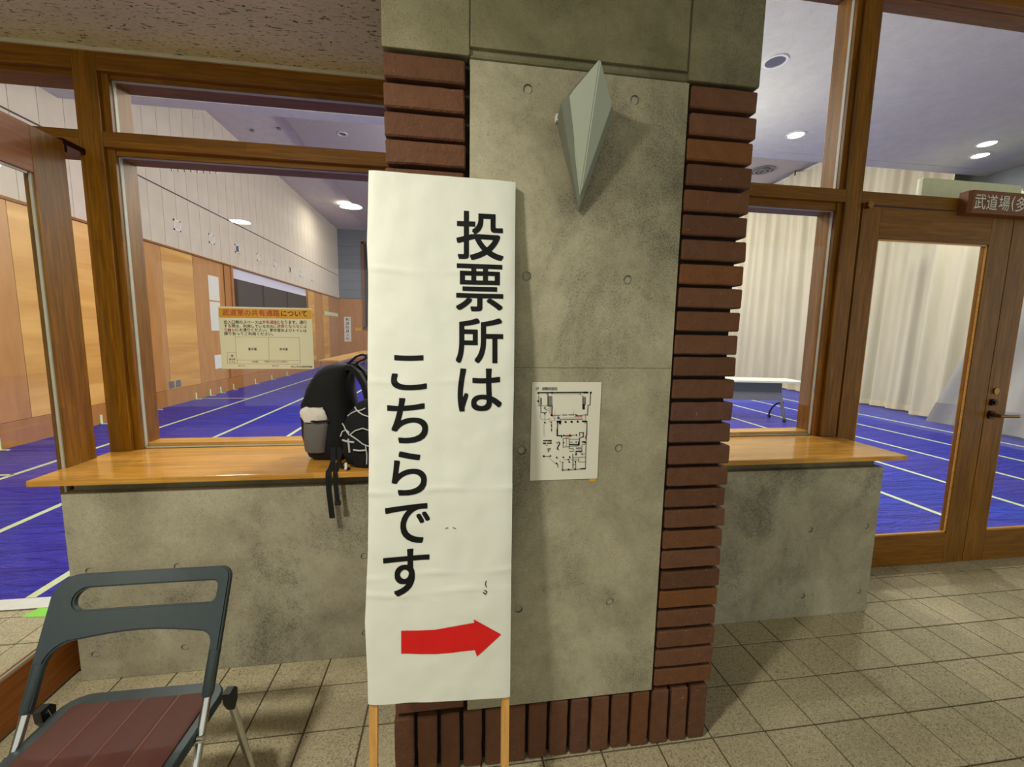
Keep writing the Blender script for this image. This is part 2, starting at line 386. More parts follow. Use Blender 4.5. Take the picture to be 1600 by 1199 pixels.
# ================================================================ LARGE STRUCTURE
# ---- lobby floor: grout bed, tiles as pieces
fl = struct('floor', MB().box(-5.5, 7.5, -4, 2.30, -.12, -.004), MT['grout'])
TY0 = 1.206
def tile_mesh(wx, wy):
    return MB().box(-wx / 2, wx / 2, -wy / 2, wy / 2, -.012, 0, b=.0015).mesh('tile', MT['tile'])
tcache = {}; cand = []
xj = [1.33 + .2 * k for k in range(-0, 24)] + [1.33 - .2061 * k for k in range(1, 10)] + [-.525 - .2025 * k for k in range(1, 16)]
xj.sort(); yj = [TY0 + .2 * k for k in range(-18, 6)] + [2.30]
yj = [y for y in yj if y <= 2.31]
rest = MB(); area_list = []
for a, b in zip(xj, xj[1:]):
    for c, d in zip(yj, yj[1:]):
        if d - c < .03: continue
        cx, cy = (a + b) / 2, (c + d) / 2
        if cy > 1.74 + .1 and -1.45 < cx < 2.12: continue
        q = project((cx, cy, 0)); vis = q is not None and -90 < q[0] < 1690 and q[1] < 1320
        area_list.append((0 if vis else 1, math.hypot(cx, cy), a, b, c, d, cx, cy))
area_list.sort(); nt = 0
for vis, _, a, b, c, d, cx, cy in area_list:
    if vis == 0 and nt < 300:
        k = (round(b - a, 3), round(d - c, 3))
        if k not in tcache: tcache[k] = tile_mesh(b - a - .006, d - c - .006)
        o = link('tile', tcache[k], fl, (cx, cy, random.uniform(-.0006, .0006))); nt += 1
    elif cy > -3.8: rest.box(a + .003, b - .003, c + .003, d - .003, -.012, 0)
o = mk('tile_field', rest, MT['tile'], fl); o['kind'] = 'stuff'

# ---- lobby ceilings (low at the left of the pillar, high at the right) with its bulkhead
cl = struct('ceiling_left', MB().box(-5.5, -.19, -4, 2.12, 2.562, 2.66).box(-.19, .36, -4, 1.2, 2.562, 2.66), MT['ceil_lobby'])
mk('edge_strip', MB().box(-5.4, -.19, 2.082, 2.092, 2.548, 2.562), MT['stripwhite'], cl)
struct('ceiling_right', MB().box(.36, 7.5, -4, 2.3, 3.32, 3.4).box(.36, .42, -4, 1.2, 2.562, 3.32), MT['ceil_lobby'])

# ---- pillar
PY = 1.21
pil = thing('pillar', 'big concrete pillar framed in dark red bricks between the two counters', 'pillar', (.36, 1.7, 0))
mk('core', MB().box(-.165, .882, PY + .03, 2.18, .0, 2.15).box(-.178, .898, PY + .07, 2.18, 0, .205), MT['mortar'], pil)
holes = [(.205, 2.087), (.514, 2.087), (.212, 1.586), (.519, 1.586), (.207, 1.069), (.517, 1.069), (.207, .551), (.511, .551)]
pm = boolean_holes(MB().box(.047, .676, PY, PY + .1, .213, 2.146), 'concrete_panel', MT['conc'], holes, .0135, .007, PY)
panel = link('concrete_panel', pm, pil)
for x, z in holes: mk('form_tie_hole', MB().cyl((x, PY + .0045, z), (x, PY + .012, z), .0105, 18), MT['plug'], panel)
# concrete head above the bricks with its rebate groove and vertical joint
hd = MB().box(-.182, .045, PY, 2.18, 2.155, 3.32, b=.004).box(.047, .668, PY, 2.18, 2.178, 3.32, b=.004).box(.674, .9, PY, 2.18, 2.155, 3.32, b=.006)
hd.box(.045, .676, PY + .012, 2.1, 2.14, 2.30).box(.04, .68, PY + .008, 2.1, 2.18, 3.3)
hd.prism([(.047, PY + .012, 2.146), (.047, PY + .001, 2.152), (.047, PY + .012, 2.166)], (.62, 0, 0))
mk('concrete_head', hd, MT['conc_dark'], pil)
mk('panel_joint', MB().box(.047, .676, PY - .0006, PY + .001, 1.3205, 1.3225), MT['conc_dark'], panel)
# bricks
def brick_mesh(sx, sy, sz, seed):
    bm = bmesh.new(); bmesh.ops.create_cube(bm, size=1)
    for v in bm.verts: v.co = Vector((v.co.x * sx, v.co.y * sy, v.co.z * sz))
    bmesh.ops.bevel(bm, geom=bm.edges[:], offset=.004, segments=1, affect='EDGES')
    long_e = [e for e in bm.edges if e.calc_length() > max(sx, sz) * .7]
    bmesh.ops.subdivide_edges(bm, edges=long_e, cuts=5, use_grid_fill=True)
    rnd = random.Random(seed)
    for v in bm.verts:
        p = v.co * 22 + Vector((seed * 7.1, 0, seed * 3))
        v.co += Vector((mnoise.noise(p), mnoise.noise(p + Vector((9, 0, 0))) * .8, mnoise.noise(p + Vector((0, 9, 0))) * .7)) * .0018
    bmesh.ops.recalc_face_normals(bm, faces=bm.faces[:])
    me = D.meshes.new('brick'); bm.to_mesh(me); bm.free(); me.materials.append(MT['brick']); return me
stretch = [brick_mesh(.212, .1, .0600, i) for i in range(6)]
sold = [brick_mesh(.0605, .1, .203, 20 + i) for i in range(6)]
for k in range(27):
    z = .2155 + .0716 * (k + .5)
    for xc in (-.0685 - .004, .7935 - .002):
        o = link('brick', stretch[random.randrange(6)], pil, (xc + random.uniform(-.002, .002), PY + .05 + random.uniform(-.0015, .002), z + random.uniform(-.0015, .0015)))
        if random.random() < .5: o.rotation_euler = (0, math.pi, 0)
for k in range(15):
    x = -.152 + .0721 * k
    o = link('brick', sold[random.randrange(6)], pil, (x, PY + .05 + random.uniform(-.0015, .0015), .1035))
    if random.random() < .5: o.rotation_euler = (0, math.pi, 0)
sb = MB()
for k in range(27):
    z = .2155 + .0716 * (k + .5)
    for side in (0, 1):
        for j in range(4):
            y0 = PY + .115 + j * .22; x0 = -.178 if side == 0 else .8
            sb.box(x0, x0 + .098, y0, min(y0 + .21, 2.15), z - .03, z + .03)
o = mk('side_brick', sb, MT['brick'], pil); o['kind'] = 'stuff'

# ---- low concrete walls under the counters
WY = 1.744
def low_wall(name, x0, x1, holes):
    wl = struct(name, None, loc=((x0 + x1) / 2, 1.9, 0))
    me = boolean_holes(MB().box(x0, x1, WY, 2.08, 0, .785, b=.004), 'concrete_face', MT['conc_low'], holes, .015, .007, WY)
    f = link('concrete_face', me, wl)
    for x, z in holes: mk('form_tie_hole', MB().cyl((x, WY + .004, z), (x, WY + .012, z), .0118, 18), MT['plug'], f)
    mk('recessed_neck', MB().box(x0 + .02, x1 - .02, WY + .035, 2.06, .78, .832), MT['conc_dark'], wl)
    return wl
low_wall('wall_left_low', -1.478, -.178, [(-1.408, .468), (-1.095, .466), (-1.42, .112), (-1.093, .112), (-.373, .466), (-.377, .11)])
low_wall('wall_right_low', .9, 2.152, [(1.769, .472), (2.093, .474), (1.766, .117), (2.094, .119), (1.2, .47), (1.2, .117)])

# ---- hall shell
hf = struct('floor_hall', MB().box(-5.3, 9.7, 2.30, 20.4, -.12, -.002), MT['grout'])
sk = MB(); [sk.box(x, x + .194, 2.303, 2.36, -.01, 0) for x in [-5.2 + .2 * i for i in range(74)]]
o = mk('tile_field', sk, MT['tile'], hf); o['kind'] = 'stuff'
mat_o = tag(mk('floor_mat', MB().box(-5.12, 9.55, 2.35, 20.2, .0, .004), MT['mat']), 'shiny blue vinyl sheet covering the whole hall floor', 'floor cover')
mk('edge_tape', MB().box(-5.1, 9.5, 2.262, 2.354, .004, .0065), MT['tape_w'], mat_o)
for x in (-4.15, -3.1, -2.19, -1.22, -.25, .75, 1.78, 2.86, 3.97, 4.92, 5.88, 6.78, 7.72):
    mk('tape_line', MB().box(x - .024, x + .024, 2.36, 20.1, .0042, .0056), MT['tape'], mat_o)
mk('tape_line', MB().box(-5.1, -4.15, 4.44, 4.48, .0042, .0056), MT['tape'], mat_o)
mk('tape_line', MB().box(-5.1, -4.2, 9.17, 9.21, .0042, .0056), MT['tape'], mat_o)
# hall side wall (left): concrete panels above timber panels
HX = -5.14
wl = struct('wall_left', MB().box(HX - .3, HX - .03, 2.3, 20.3, 0, 6.0), MT['joint'])
y = 2.3; pitch = .3705; y = 7.841 - pitch * 15
pmesh = {}
while y < 20.3:
    y1 = min(y + pitch, 20.3)
    for z0, z1 in ((2.9, 3.905), (3.93, 5.99)):
        k = (round(y1 - y, 3), z0)
        if k not in pmesh: pmesh[k] = MB().box(-.03, 0, .004, y1 - y - .004, z0, z1).mesh('wall_panel', MT['panel'])
        link('wall_panel', pmesh[k], wl, (HX, y, 0))
    y = y1
bounds = [(2.3, 3.4, 1), (3.4, 4.6, 3), (4.6, 5.8, 1), (5.8, 7.2, 2), (7.2, 8.38, 1), (8.38, 9.3, 2), (9.3, 10.42, 1), (10.46, 10.8, 3), (15.9, 16.7, 2), (16.7, 17.7, 1), (17.7, 18.5, 2), (18.5, 20.3, 3)]
for a, b, k in bounds:
    mk('timber_panel', MB().box(HX - .02, HX + .02, a + .004, b - .004, .3, 2.86), MT['ply%d' % k], wl)
mk('timber_panel', MB().box(HX - .02, HX + .02, 10.8, 15.9, .3, 1.03), MT['ply3'], wl)
mk('skirting', MB().box(HX - .02, HX + .035, 2.3, 20.3, .0, .295, b=.004), MT['skirt'], wl)
mk('cap_rail', MB().box(HX - .03, HX + .045, 2.3, 20.3, 2.862, 2.898, b=.004), MT['frameY'], wl)
# viewing window in that wall
vw = struct('window_5', None, loc=(HX, 13.3, 1.0))
mk('dark_opening', MB().box(HX - .028, HX - .02, 10.8, 15.9, 1.03, 2.62), MT['dark'], vw)
mk('soffit', MB().box(HX - .028, HX - .01, 10.8, 15.9, 2.62, 2.86), MT['lilac'], vw)
for yy in (12.5, 14.2): mk('mullion', MB().box(HX - .02, HX + .01, yy - .03, yy + .03, 1.03, 2.62), MT['dark'], vw)
for a, b, c, d in ((10.72, 10.8, 1.0, 2.86), (15.88, 15.96, 1.0, 2.86), (10.72, 15.96, .97, 1.04)):
    mk('window_frame', MB().box(HX - .01, HX + .05, a, b, c, d), MT['ply3'], vw)
# back wall
wb = struct('wall_back', MB().box(-5.3, 9.7, 20.33, 20.5, 0, 6.0), MT['bluegrey'])
for i in range(8):
    z0 = 2.92 + i * .385
    for j in range(5):
        if j == 0: xa, xb = HX, -4.06
        else: xa, xb = -3.4 + (j - 1) * 3.2, -3.4 + j * 3.2
        mk('wall_panel', MB().box(xa, xb - .01, 20.30, 20.34, z0, z0 + .378), MT['bluegrey'], wb)
for j, (xa, xb) in enumerate(((HX, -4.1), (-3.35, -1), (-1, 1.5), (1.5, 4), (4, 6.5), (6.5, 9.6))):
    mk('timber_panel', MB().box(xa, xb - .008, 20.29, 20.34, 0, 2.89), MT['ply3'], wb)
tw = struct('window_6', None, loc=(-3.7, 20.25, 1.6))
for a, b, c, d in ((-4.1, -4.0, 1.55, 5.45), (-3.45, -3.35, 1.55, 5.45), (-4.1, -3.35, 5.37, 5.47), (-4.1, -3.35, 1.5, 1.62)):
    mk('window_frame', MB().box(a, b, 20.24, 20.33, c, d), MT['signwood'], tw)
mk('pane', MB().box(-4.0, -3.45, 20.29, 20.3, 1.6, 5.4), plain('night dark glass', (40, 46, 58), .1), tw)
mk('timber_panel', MB().box(-4.1, -3.35, 20.3, 20.34, 0, 1.5), MT['ply3'], wb)
struct('wall_right', MB().box(9.55, 9.7, 2.3, 20.3, 0, 6.0), MT['bluegrey'])
# hall ceilings
hc = struct('ceiling_hall_near', MB().box(-5.14, 9.55, 2.25, 6.40, 4.4, 4.5).box(-5.14, 9.55, 6.43, 6.66, 4.4, 4.5).box(-5.14, 9.55, 6.3, 6.5, 4.406, 4.5).box(-5.14, 9.55, 6.60, 6.66, 4.5, 6.0), MT['ceil_hall'])
struct('ceiling_hall_far', MB().box(-5.14, 9.55, 6.66, 20.33, 5.97, 6.1), MT['ceil_far'])
struct('trim_1', MB().box(-3.5, 9.5, 6.66, 20.3, 5.86, 5.97), MT['ceil_beam'])
struct('wall_over_lobby', MB().box(-5.14, 9.6, 2.12, 2.2, 3.32, 4.45).box(-5.14, -.0, 2.14, 2.2, 2.60, 3.4), MT['ceil_hall'])
struct('wall_lobby_left', MB().box(-5.5, -5.14, -4, 2.3, 0, 3.4), MT['conc'])

# ---- timber glazing screen (window plane y 2.09 .. 2.24)
FY, GY, BY = 2.09, 2.14, 2.24
B_ = .003
def post(parent, x0, x1, z0, z1):
    mk('post', MB().box(x0, x1, FY, BY, z0, z1, b=B_), MT['frameZ'], parent)
    return parent
def pane(parent, x0, x1, z0, z1, y=GY):
    return mk('glass_pane', MB().box(x0, x1, y - .003, y + .003, z0, z1), MT['glass'], parent)
def gasket(parent, x0, x1, z0, z1, y=GY, t=.004):
    g = MB().box(x0, x0 + t, y - .008, y + .008, z0, z1).box(x1 - t, x1, y - .008, y + .008, z0, z1).box(x0, x1, y - .008, y + .008, z1 - t, z1).box(x0, x1, y - .008, y + .008, z0, z0 + t)
    mk('gasket', g, MT['bead'], parent)
w1 = struct('window_1', None, loc=(-.8, 2.15, .85))
post(w1, -1.552, -1.462, .02, 2.555)
mk('bead', MB().box(-1.464, -1.435, GY - .028, BY - .002, .85, 2.24, b=.002).box(-1.464, -1.435, GY - .028, BY - .002, 2.24, 2.49, b=.002), MT['frameZ'], w1)
mk('head', MB().box(-1.462, -.17, FY, BY, 2.478, 2.55, b=B_), MT['frameX'], w1)
mk('head_bead', MB().box(-1.45, -.17, GY - .02, BY, 2.462, 2.48), MT['frameX'], w1)
mk('transom', MB().box(-1.462, -.17, FY, BY, 2.178, 2.24, b=B_), MT['frameX'], w1)
mk('transom_bead', MB().box(-1.45, -.17, GY - .02, BY, 2.155, 2.18, b=.002), MT['frameX'], w1)
mk('bottom_bead', MB().box(-1.45, -.17, GY + .01, BY, .85, .876, b=.003), MT['sill'], w1)
pane(w1, -1.436, -.17, .856, 2.157); pane(w1, -1.436, -.17, 2.24, 2.464)
gasket(w1, -1.436, -.17, .856, 2.157); gasket(w1, -1.436, -.17, 2.24, 2.464)
# curtain-rail with small hooks on the hall side
hk = MB().box(-1.43, -.17, 2.30, 2.315, 2.20, 2.215)
mk('hook_rail', hk, MT['steel'], w1)
for i in range(8): mk('hook', MB().box(-1.33 + i * .028, -1.326 + i * .028, 2.30, 2.304, 2.165, 2.2), MT['steel'], w1)

w2 = struct('window_2', None, loc=(1.6, 2.15, .85))
post(w2, 2.122, 2.222, .02, 3.32)
mk('bead', MB().box(2.094, 2.124, GY - .028, BY - .002, .85, 2.2, b=.002).box(2.094, 2.124, GY - .028, BY - .002, 2.23, 3.3, b=.002), MT['frameZ'], w2)
mk('transom', MB().box(.89, 2.122, FY, BY, 2.165, 2.23, b=B_), MT['frameX'], w2)
mk('transom_bead', MB().box(.89, 2.11, GY - .02, BY, 2.125, 2.167, b=.002), MT['frameX'], w2)
mk('head', MB().box(.89, 2.122, FY, BY, 3.24, 3.32), MT['frameX'], w2)
mk('bottom_bead', MB().box(.89, 2.11, GY + .01, BY, .85, .876, b=.003), MT['sill'], w2)
pane(w2, .89, 2.096, .856, 2.127); pane(w2, .89, 2.096, 2.23, 3.24)
gasket(w2, .89, 2.096, .856, 2.127); gasket(w2, .89, 2.096, 2.23, 3.24)

# transom light over the left opening
w3 = struct('window_3', None, loc=(-2.4, 2.15, 2.2))
mk('head', MB().box(-3.5, -1.552, FY, BY, 2.478, 2.55, b=B_).box(-3.5, -1.552, GY - .02, BY, 2.462, 2.48), MT['frameX'], w3)
mk('transom', MB().box(-3.5, -1.552, FY, BY, 2.165, 2.24, b=B_), MT['frameX'], w3)
pane(w3, -3.4, -1.552, 2.24, 2.464)
w4 = struct('window_4', None, loc=(3.2, 2.15, 2.2))
mk('transom', MB().box(2.222, 4.35, FY, BY, 2.16, 2.228, b=B_), MT['frameX'], w4)
mk('head', MB().box(2.222, 4.35, FY, BY, 3.24, 3.32), MT['frameX'], w4)
mk('post', MB().box(4.27, 4.37, FY, BY, .0, 3.32), MT['frameZ'], w4)
pane(w4, 2.222, 4.27, 2.228, 3.24)
struct('wall_far_right', MB().box(4.37, 9.55, 2.1, 2.25, 0, 3.4), MT['conc'])
struct('wall_far_left', MB().box(-5.14, -3.5, 2.1, 2.25, 0, 2.6), MT['conc'])

# ---- doors
def door(name, x0, x1, latch, seam=None):
    d = struct(name, None, loc=((x0 + x1) / 2, 2.11, 0))
    g0, g1, gz0, gz1 = x0 + .118, x1 - .15, .212, 1.98
    if latch == 'L': g0, g1 = x0 + .15, x1 - .118
    T0, T1 = 2.088, 2.128
    mk('stile', MB().box(x0, g0, T0, T1, .012, 2.15, b=.002), MT['frameZ'], d)
    mk('stile', MB().box(g1, x1, T0, T1, .012, 2.15, b=.002), MT['frameZ'], d)
    mk('top_rail', MB().box(g0, g1, T0, T1, gz1, 2.15, b=.002), MT['frameX'], d)
    mk('bottom_rail', MB().box(g0, g1, T0, T1, .012, gz0, b=.002), MT['frameX'], d)
    pane(d, g0, g1, gz0, gz1, 2.108)
    bd = MB().box(g0, g0 + .008, T0 + .004, 2.1, gz0, gz1).box(g1 - .008, g1, T0 + .004, 2.1, gz0, gz1).box(g0, g1, T0 + .004, 2.1, gz1 - .008, gz1).box(g0, g1, T0 + .004, 2.104, gz0, gz0 + .01)
    mk('glazing_bead', bd, MT['sill'], d)
    px = x0 + .02 if latch == 'R' else x1 - .02
    mk('top_pivot', MB().cyl((px, 2.062, 2.152), (px, 2.09, 2.152), .018).box(px - .03, px + .03, 2.076, 2.09, 2.142, 2.163), MT['brass'], d, True)
    return d
d2 = door('door_2', 2.232, 3.246, 'R')
d3 = door('door_3', 3.252, 4.262, 'L')
hx = 3.292
rs = mk('lever_rose', MB().cyl((hx, 2.076, .972), (hx, 2.088, .972), .026, 24), MT['bronze'], d3, True)
mk('lever_handle', MB().cyl((hx, 2.04, .972), (hx, 2.08, .972), .011, 16).tube([(hx - .005, 2.04, .972), (hx + .06, 2.036, .972), (hx + .13, 2.036, .970)], .0095, 12), MT['brass'], d3, True)
mk('lock_cylinder', MB().cyl((hx - .002, 2.074, 1.05), (hx - .002, 2.088, 1.05), .021, 24).cyl((hx - .002, 2.064, 1.05), (hx - .002, 2.075, 1.05), .012, 16), MT['bronze'], d3, True)
mk('keyhole_plate', MB().cyl((hx + .012, 2.08, 1.12), (hx + .012, 2.088, 1.12), .02, 24), MT['brass'], d3, True)
# open leaf at the left, swung square into the lobby
d1 = struct('door_1', None, loc=(-1.55, 1.55, 0))
X0, X1 = -1.566, -1.530
def leafbox(y0, y1, z0, z1): return MB().box(X0, X1, y0, y1, z0, z1, b=.002)
mk('stile', leafbox(1.85, 1.99, .012, 2.15), MT['frameZ'], d1)
mk('stile', leafbox(.98, 1.13, .012, 2.15), MT['frameZ'], d1)
mk('top_rail', leafbox(1.13, 1.85, 1.98, 2.15), MT['frameY'], d1)
mk('bottom_rail', leafbox(1.13, 1.85, .012, .205), MT['frameY'], d1)
mk('glass_pane', MB().box(-1.551, -1.545, 1.13, 1.85, .205, 1.98), MT['glass'], d1)
gb = MB().box(-1.544, -1.536, 1.842, 1.85, .205, 1.98).box(-1.544, -1.536, 1.13, 1.83, .205, .214).box(-1.544, -1.536, 1.13, 1.83, 1.972, 1.98)
mk('glazing_bead', gb, MT['bead'], d1)
mk('top_pivot', MB().box(-1.6, -1.53, 1.985, 2.09, 2.14, 2.162).cyl((-1.565, 2.02, 2.12), (-1.565, 2.02, 2.165), .016), MT['bronze'], d1)

# ---- counters
def counter(name, x0, x1, xn0, xn1, lab):
    o = mk(name, MB().box(x0, x1, 1.70, 2.085, .831, .855, b=.004).box(xn0, xn1, 2.085, 2.24, .831, .854), MT['sill'])
    return tag(o, lab, 'counter')
counter('counter_top', -1.547, -.19, -1.462, -.19, 'glossy varnished wooden counter top at left, carrying the black backpack')
counter('counter_top', .91, 2.228, .91, 2.12, 'glossy varnished wooden counter top at right of the brick pillar, empty')

# ================================================================ OBJECTS
# ---- poster board leaning on the pillar
TT = .089
BP = Plane((0, 1.18, 1.84), (1, 0, 0), (0, math.sin(TT), math.cos(TT)), (0, -math.cos(TT), math.sin(TT)))
bs = thing('sign_board', 'tall white paper sign board on two wooden legs leaning against the pillar', 'sign', (-.03, 1.02, 0))
LV = [0, -.195, -.27, -.57, -.74, -1.0, -1.2, -1.35, -1.44]; LE = [-.2157, -.2217, -.219, -.2225, -.2203, -.2241, -.2337, -.2275, -.2264]
RV = [0, -.2, -.57, -.75, -.87, -1.1, -1.45]; RE = [.171, .1701, .1681, .1653, .1649, .1632, .161]
def lerp(vs, es, v):
    for i in range(len(vs) - 1):
        if v >= vs[i + 1]: t = (vs[i] - v) / (vs[i] - vs[i + 1]); return es[i] + (es[i + 1] - es[i]) * t
    return es[-1]
def crease(u, v):
    h = 0
    for v0, a, ph in ((-.2594, .0024, .2), (-.5545, .0016, 1.1), (-.8474, .003, 2.2), (-1.08, .0024, 3.0), (-1.1308, .0026, .9)):
        dv = (v - v0 - .004 * math.sin(u * 22 + ph)) / .006
        h += a * math.exp(-dv * dv) * (0.6 + .4 * math.sin(u * 31 + ph))
    p = Vector((u * 7, v * 5, .3)); h += .003 * mnoise.noise(p) + .002 * mnoise.noise(p * 2.7)
    q = Vector((u * 26 + v * 9, v * 24, 1.3)); h += .0009 * mnoise.noise(q)
    return h
def pap(u, v, e=0):
    return BP.p(u, v, crease(u, v) + e + .001)
NV, NU = 210, 56; pb = MB(); vs = []; fs = []
for i in range(NV + 1):
    v = -1.0 * i / NV
    for j in range(NU + 1):
        s = j / NU; top = -.004 - .0035 * s; bot = -1.4274 - .0213 * s
        vv = top + (bot - top) * (-v); l = lerp(LV, LE, vv); r = lerp(RV, RE, vv)
        e = .0012 * math.sin(vv * 60 + 1) * (1 if j in (0,) else 0)
        u = l + (r - l) * s
        vs.append(pap(u, vv, -.004 * (abs(s - .5) * 2) ** 16))
for i in range(NV):
    for j in range(NU): a = i * (NU + 1) + j; fs.append((a, a + 1, a + NU + 2, a + NU + 1))
o0 = len(vs)
for i in range(NV + 1):      # side returns folded round the frame
    for j in (0, NU):
        p = vs[i * (NU + 1) + j]; vs.append(p - BP.N * .022)
for i in range(NV):
    a, b = i * (NU + 1), (i + 1) * (NU + 1); fs.append((a, b, o0 + 2 * (i + 1), o0 + 2 * i))
    a, b = a + NU, b + NU; fs.append((a, b, o0 + 2 * (i + 1) + 1, o0 + 2 * i + 1))
pb.add(vs, fs); mk('paper_sheet', pb, MT['paper'], bs, True)
mk('leg', MB().prism([BP.p(-.212, -.012, -.006), BP.p(-.190, -.012, -.006), BP.p(-.190, -.012, -.024), BP.p(-.212, -.012, -.024)], BP.V * -1.833 + BP.U * -.0165), MT['stick'], bs)
mk('leg', MB().prism([BP.p(.1445, -.012, -.006), BP.p(.1665, -.012, -.006), BP.p(.1665, -.012, -.024), BP.p(.1445, -.012, -.024)], BP.V * -1.833 + BP.U * -.0085), MT['stick'], bs)
for v in (-.02, -.72, -1.41):
    mk('crossbar', MB().prism([BP.p(-.2, v, -.008), BP.p(.15, v, -.008), BP.p(.15, v, -.022), BP.p(-.2, v, -.022)], BP.V * -.022), MT['stick'], bs)
def drape(vs, fs, mat, name):
    bm = bmesh.new(); bv = [bm.verts.new((u, v, 0)) for u, v in vs]
    for f in fs:
        try: bm.faces.new([bv[i] for i in f])
        except ValueError: pass
    bmesh.ops.triangulate(bm, faces=bm.faces[:])
    for _ in range(3):
        es = [e for e in bm.edges if e.calc_length() > .014]
        if es: bmesh.ops.subdivide_edges(bm, edges=es, cuts=1); bmesh.ops.triangulate(bm, faces=bm.faces[:])
    for v in bm.verts: v.co = pap(v.co.x, v.co.y, .0011)
    me = D.meshes.new(name); bm.to_mesh(me); bm.free(); me.materials.append(mat); link(name, me, bs)
CH = [('投', .01, -.2245, .1381, -.0942), ('票', .0083, -.3627, .1369, -.2349), ('所', .0083, -.5037, .1374, -.3801), ('は', .0135, -.6352, .1343, -.5177),
      ('こ', -.1618, -.5767, -.0684, -.4828), ('ち', -.1723, -.7194, -.0653, -.5973), ('ら', -.1614, -.8599, -.069, -.7402), ('で', -.1787, -.9924, -.0607, -.8824), ('す', -.1843, -1.1328, -.0627, -1.0062)]
for c, a, b, u, v in CH:
    Q = []; F = []; d = .0019     # embolden the strokes: four shifted copies of the regular glyph
    for dx, dy in ((-d, -d), (d, -d), (-d, d), (d, d), (0, 0)):
        q, f = fit(c, a + d, b + d, u - d, v - d, 0); k = len(Q)
        Q += [(x + dx, y + dy) for x, y in q]; F += [tuple(i + k for i in t) for t in f]
    drape(Q, F, MT['ink'], 'character')
ar = [(-.1381, -1.2289), (-.0475, -1.2331), (.0594, -1.2232), (.0576, -1.2131), (.1348, -1.2634), (.0667, -1.3194), (.0613, -1.3003), (-.0476, -1.3031), (-.1384, -1.2928)]
drape([(u, v) for u, v in ar], [tuple(range(9))], MT['red'], 'arrow')
mk('pen_mark', MB().tube([pap(.092, -1.108, .001), pap(.090, -1.118, .001), pap(.093, -1.126, .001)], .0012, 5).tube([pap(.088, -1.134, .001), pap(.094, -1.139, .001), pap(.09, -1.146, .001), pap(.084, -1.14, .001)], .0016, 5)
   .tube([pap(-.02, -.955, .001), pap(-.012, -.953, .001)], .0008, 4).tube([pap(.0, -.953, .001), pap(.009, -.957, .001)], .0008, 4), MT['ink'], bs)

# ---- evacuation plan on the pillar
ep = thing('floor_plan_sheet', 'white sheet with a printed floor plan taped to the concrete pillar', 'poster', (.342, PY, .974))
EP = Plane((.2345, PY - .0006, 1.2785), (1, 0, 0), (0, 0, 1), (0, -1, 0))
sh = MB(); vs = []; fs = []
for i in range(9):
    for j in range(5):
        u, v = .215 * j / 4, -.3045 * i / 8; vs.append(EP.p(u - .0005 * i / 8, v, .0016 + .0006 * math.sin(j * 1.7 + i)))
for i in range(8):
    for j in range(4): a = i * 5 + j; fs.append((a, a + 1, a + 6, a + 5))
mk('paper_sheet', sh.add(vs, fs), MT['paper2'], ep, True)
mk('tape_piece', MB().box(.424, .444, PY - .0012, PY - .0002, .964, .977), MT['gold'], ep)
def e1(x, y):   # first close-up of the sheet (13.33 px per photo px, origin 825,590) to sheet metres
    px, py = 825 + x / 13.325, 590 + y / 13.325; t = (py - 597.5) / 152.0; l = 831.7 - 3.6 * t; r = 939.5 - 6.3 * t
    return ((px - l) / (r - l) * .215, -t * .3045)
def e2(x, y): return e1(x, y + 80 * 13.325)
pr = MB(); rd = MB(); gr = MB(); ln = MB()
def L(f, mb, pts, wd): pline(mb, EP, [f(*p) for p in pts], wd / 13.325 / 108 * .215, .0032)
def Dt(f, mb, x, y, r): u, v = f(x, y); pdisc(mb, EP, u, v, r / 13.325 / 108 * .215, .0034)
L(e1, pr, [(205, 312), (1230, 308)], 22); L(e1, pr, [(1160, 312), (1225, 312)], 34); L(e1, pr, [(405, 315), (405, 575)], 16); L(e1, pr, [(405, 572), (495, 572)], 10)
L(e1, pr, [(1290, 310), (1280, 570), (1240, 572), (1225, 780)], 14); L(e1, pr, [(220, 380), (225, 560)], 10); L(e1, pr, [(265, 430), (265, 545)], 22); L(e1, pr, [(262, 560), (262, 715), (380, 710)], 12)
L(e1, pr, [(205, 575), (400, 575)], 7); L(e1, pr, [(360, 600), (330, 625), (380, 665)], 12); L(e1, pr, [(390, 640), (480, 640), (485, 690), (400, 668)], 7); L(e1, pr, [(492, 580), (485, 760)], 14)
for x, y, r in ((212, 320, 20), (490, 315, 22), (1295, 315, 22), (207, 482, 18), (342, 742, 15), (480, 768, 22), (342, 920, 17), (475, 917, 15), (770, 913, 22), (895, 912, 24), (1022, 910, 22), (1075, 347, 12), (425, 850, 10)): Dt(e1, pr, x, y, r)
L(e1, pr, [(1145, 575), (1145, 635)], 50); L(e1, pr, [(1130, 380), (1130, 560)], 14); L(e1, pr, [(1180, 400), (1180, 560)], 10); L(e1, gr, [(1155, 420), (1155, 560)], 26); L(e1, gr, [(455, 420), (455, 565)], 76)
L(e1, pr, [(505, 775), (660, 772)], 10); L(e1, pr, [(700, 770), (800, 770)], 12); L(e1, pr, [(835, 768), (940, 768)], 12); L(e1, pr, [(975, 768), (1010, 780)], 22); L(e1, pr, [(1130, 775), (1225, 775)], 10)
L(e1, ln, [(510, 340), (1110, 338)], 5); L(e1, ln, [(550, 700), (550, 860)], 5); L(e1, ln, [(940, 690), (940, 775)], 5); L(e1, ln, [(700, 830), (1120, 828)], 6); L(e1, pr, [(660, 862), (1130, 858)], 10)
L(e1, pr, [(605, 905), (660, 905), (655, 940)], 40); L(e1, pr, [(1130, 905), (1205, 912)], 34); L(e1, pr, [(605, 905), (600, 1190)], 18); L(e1, pr, [(1215, 915), (1212, 1199)], 14); L(e1, pr, [(480, 960), (480, 1010)], 16); L(e1, pr, [(480, 1045), (480, 1095)], 16)
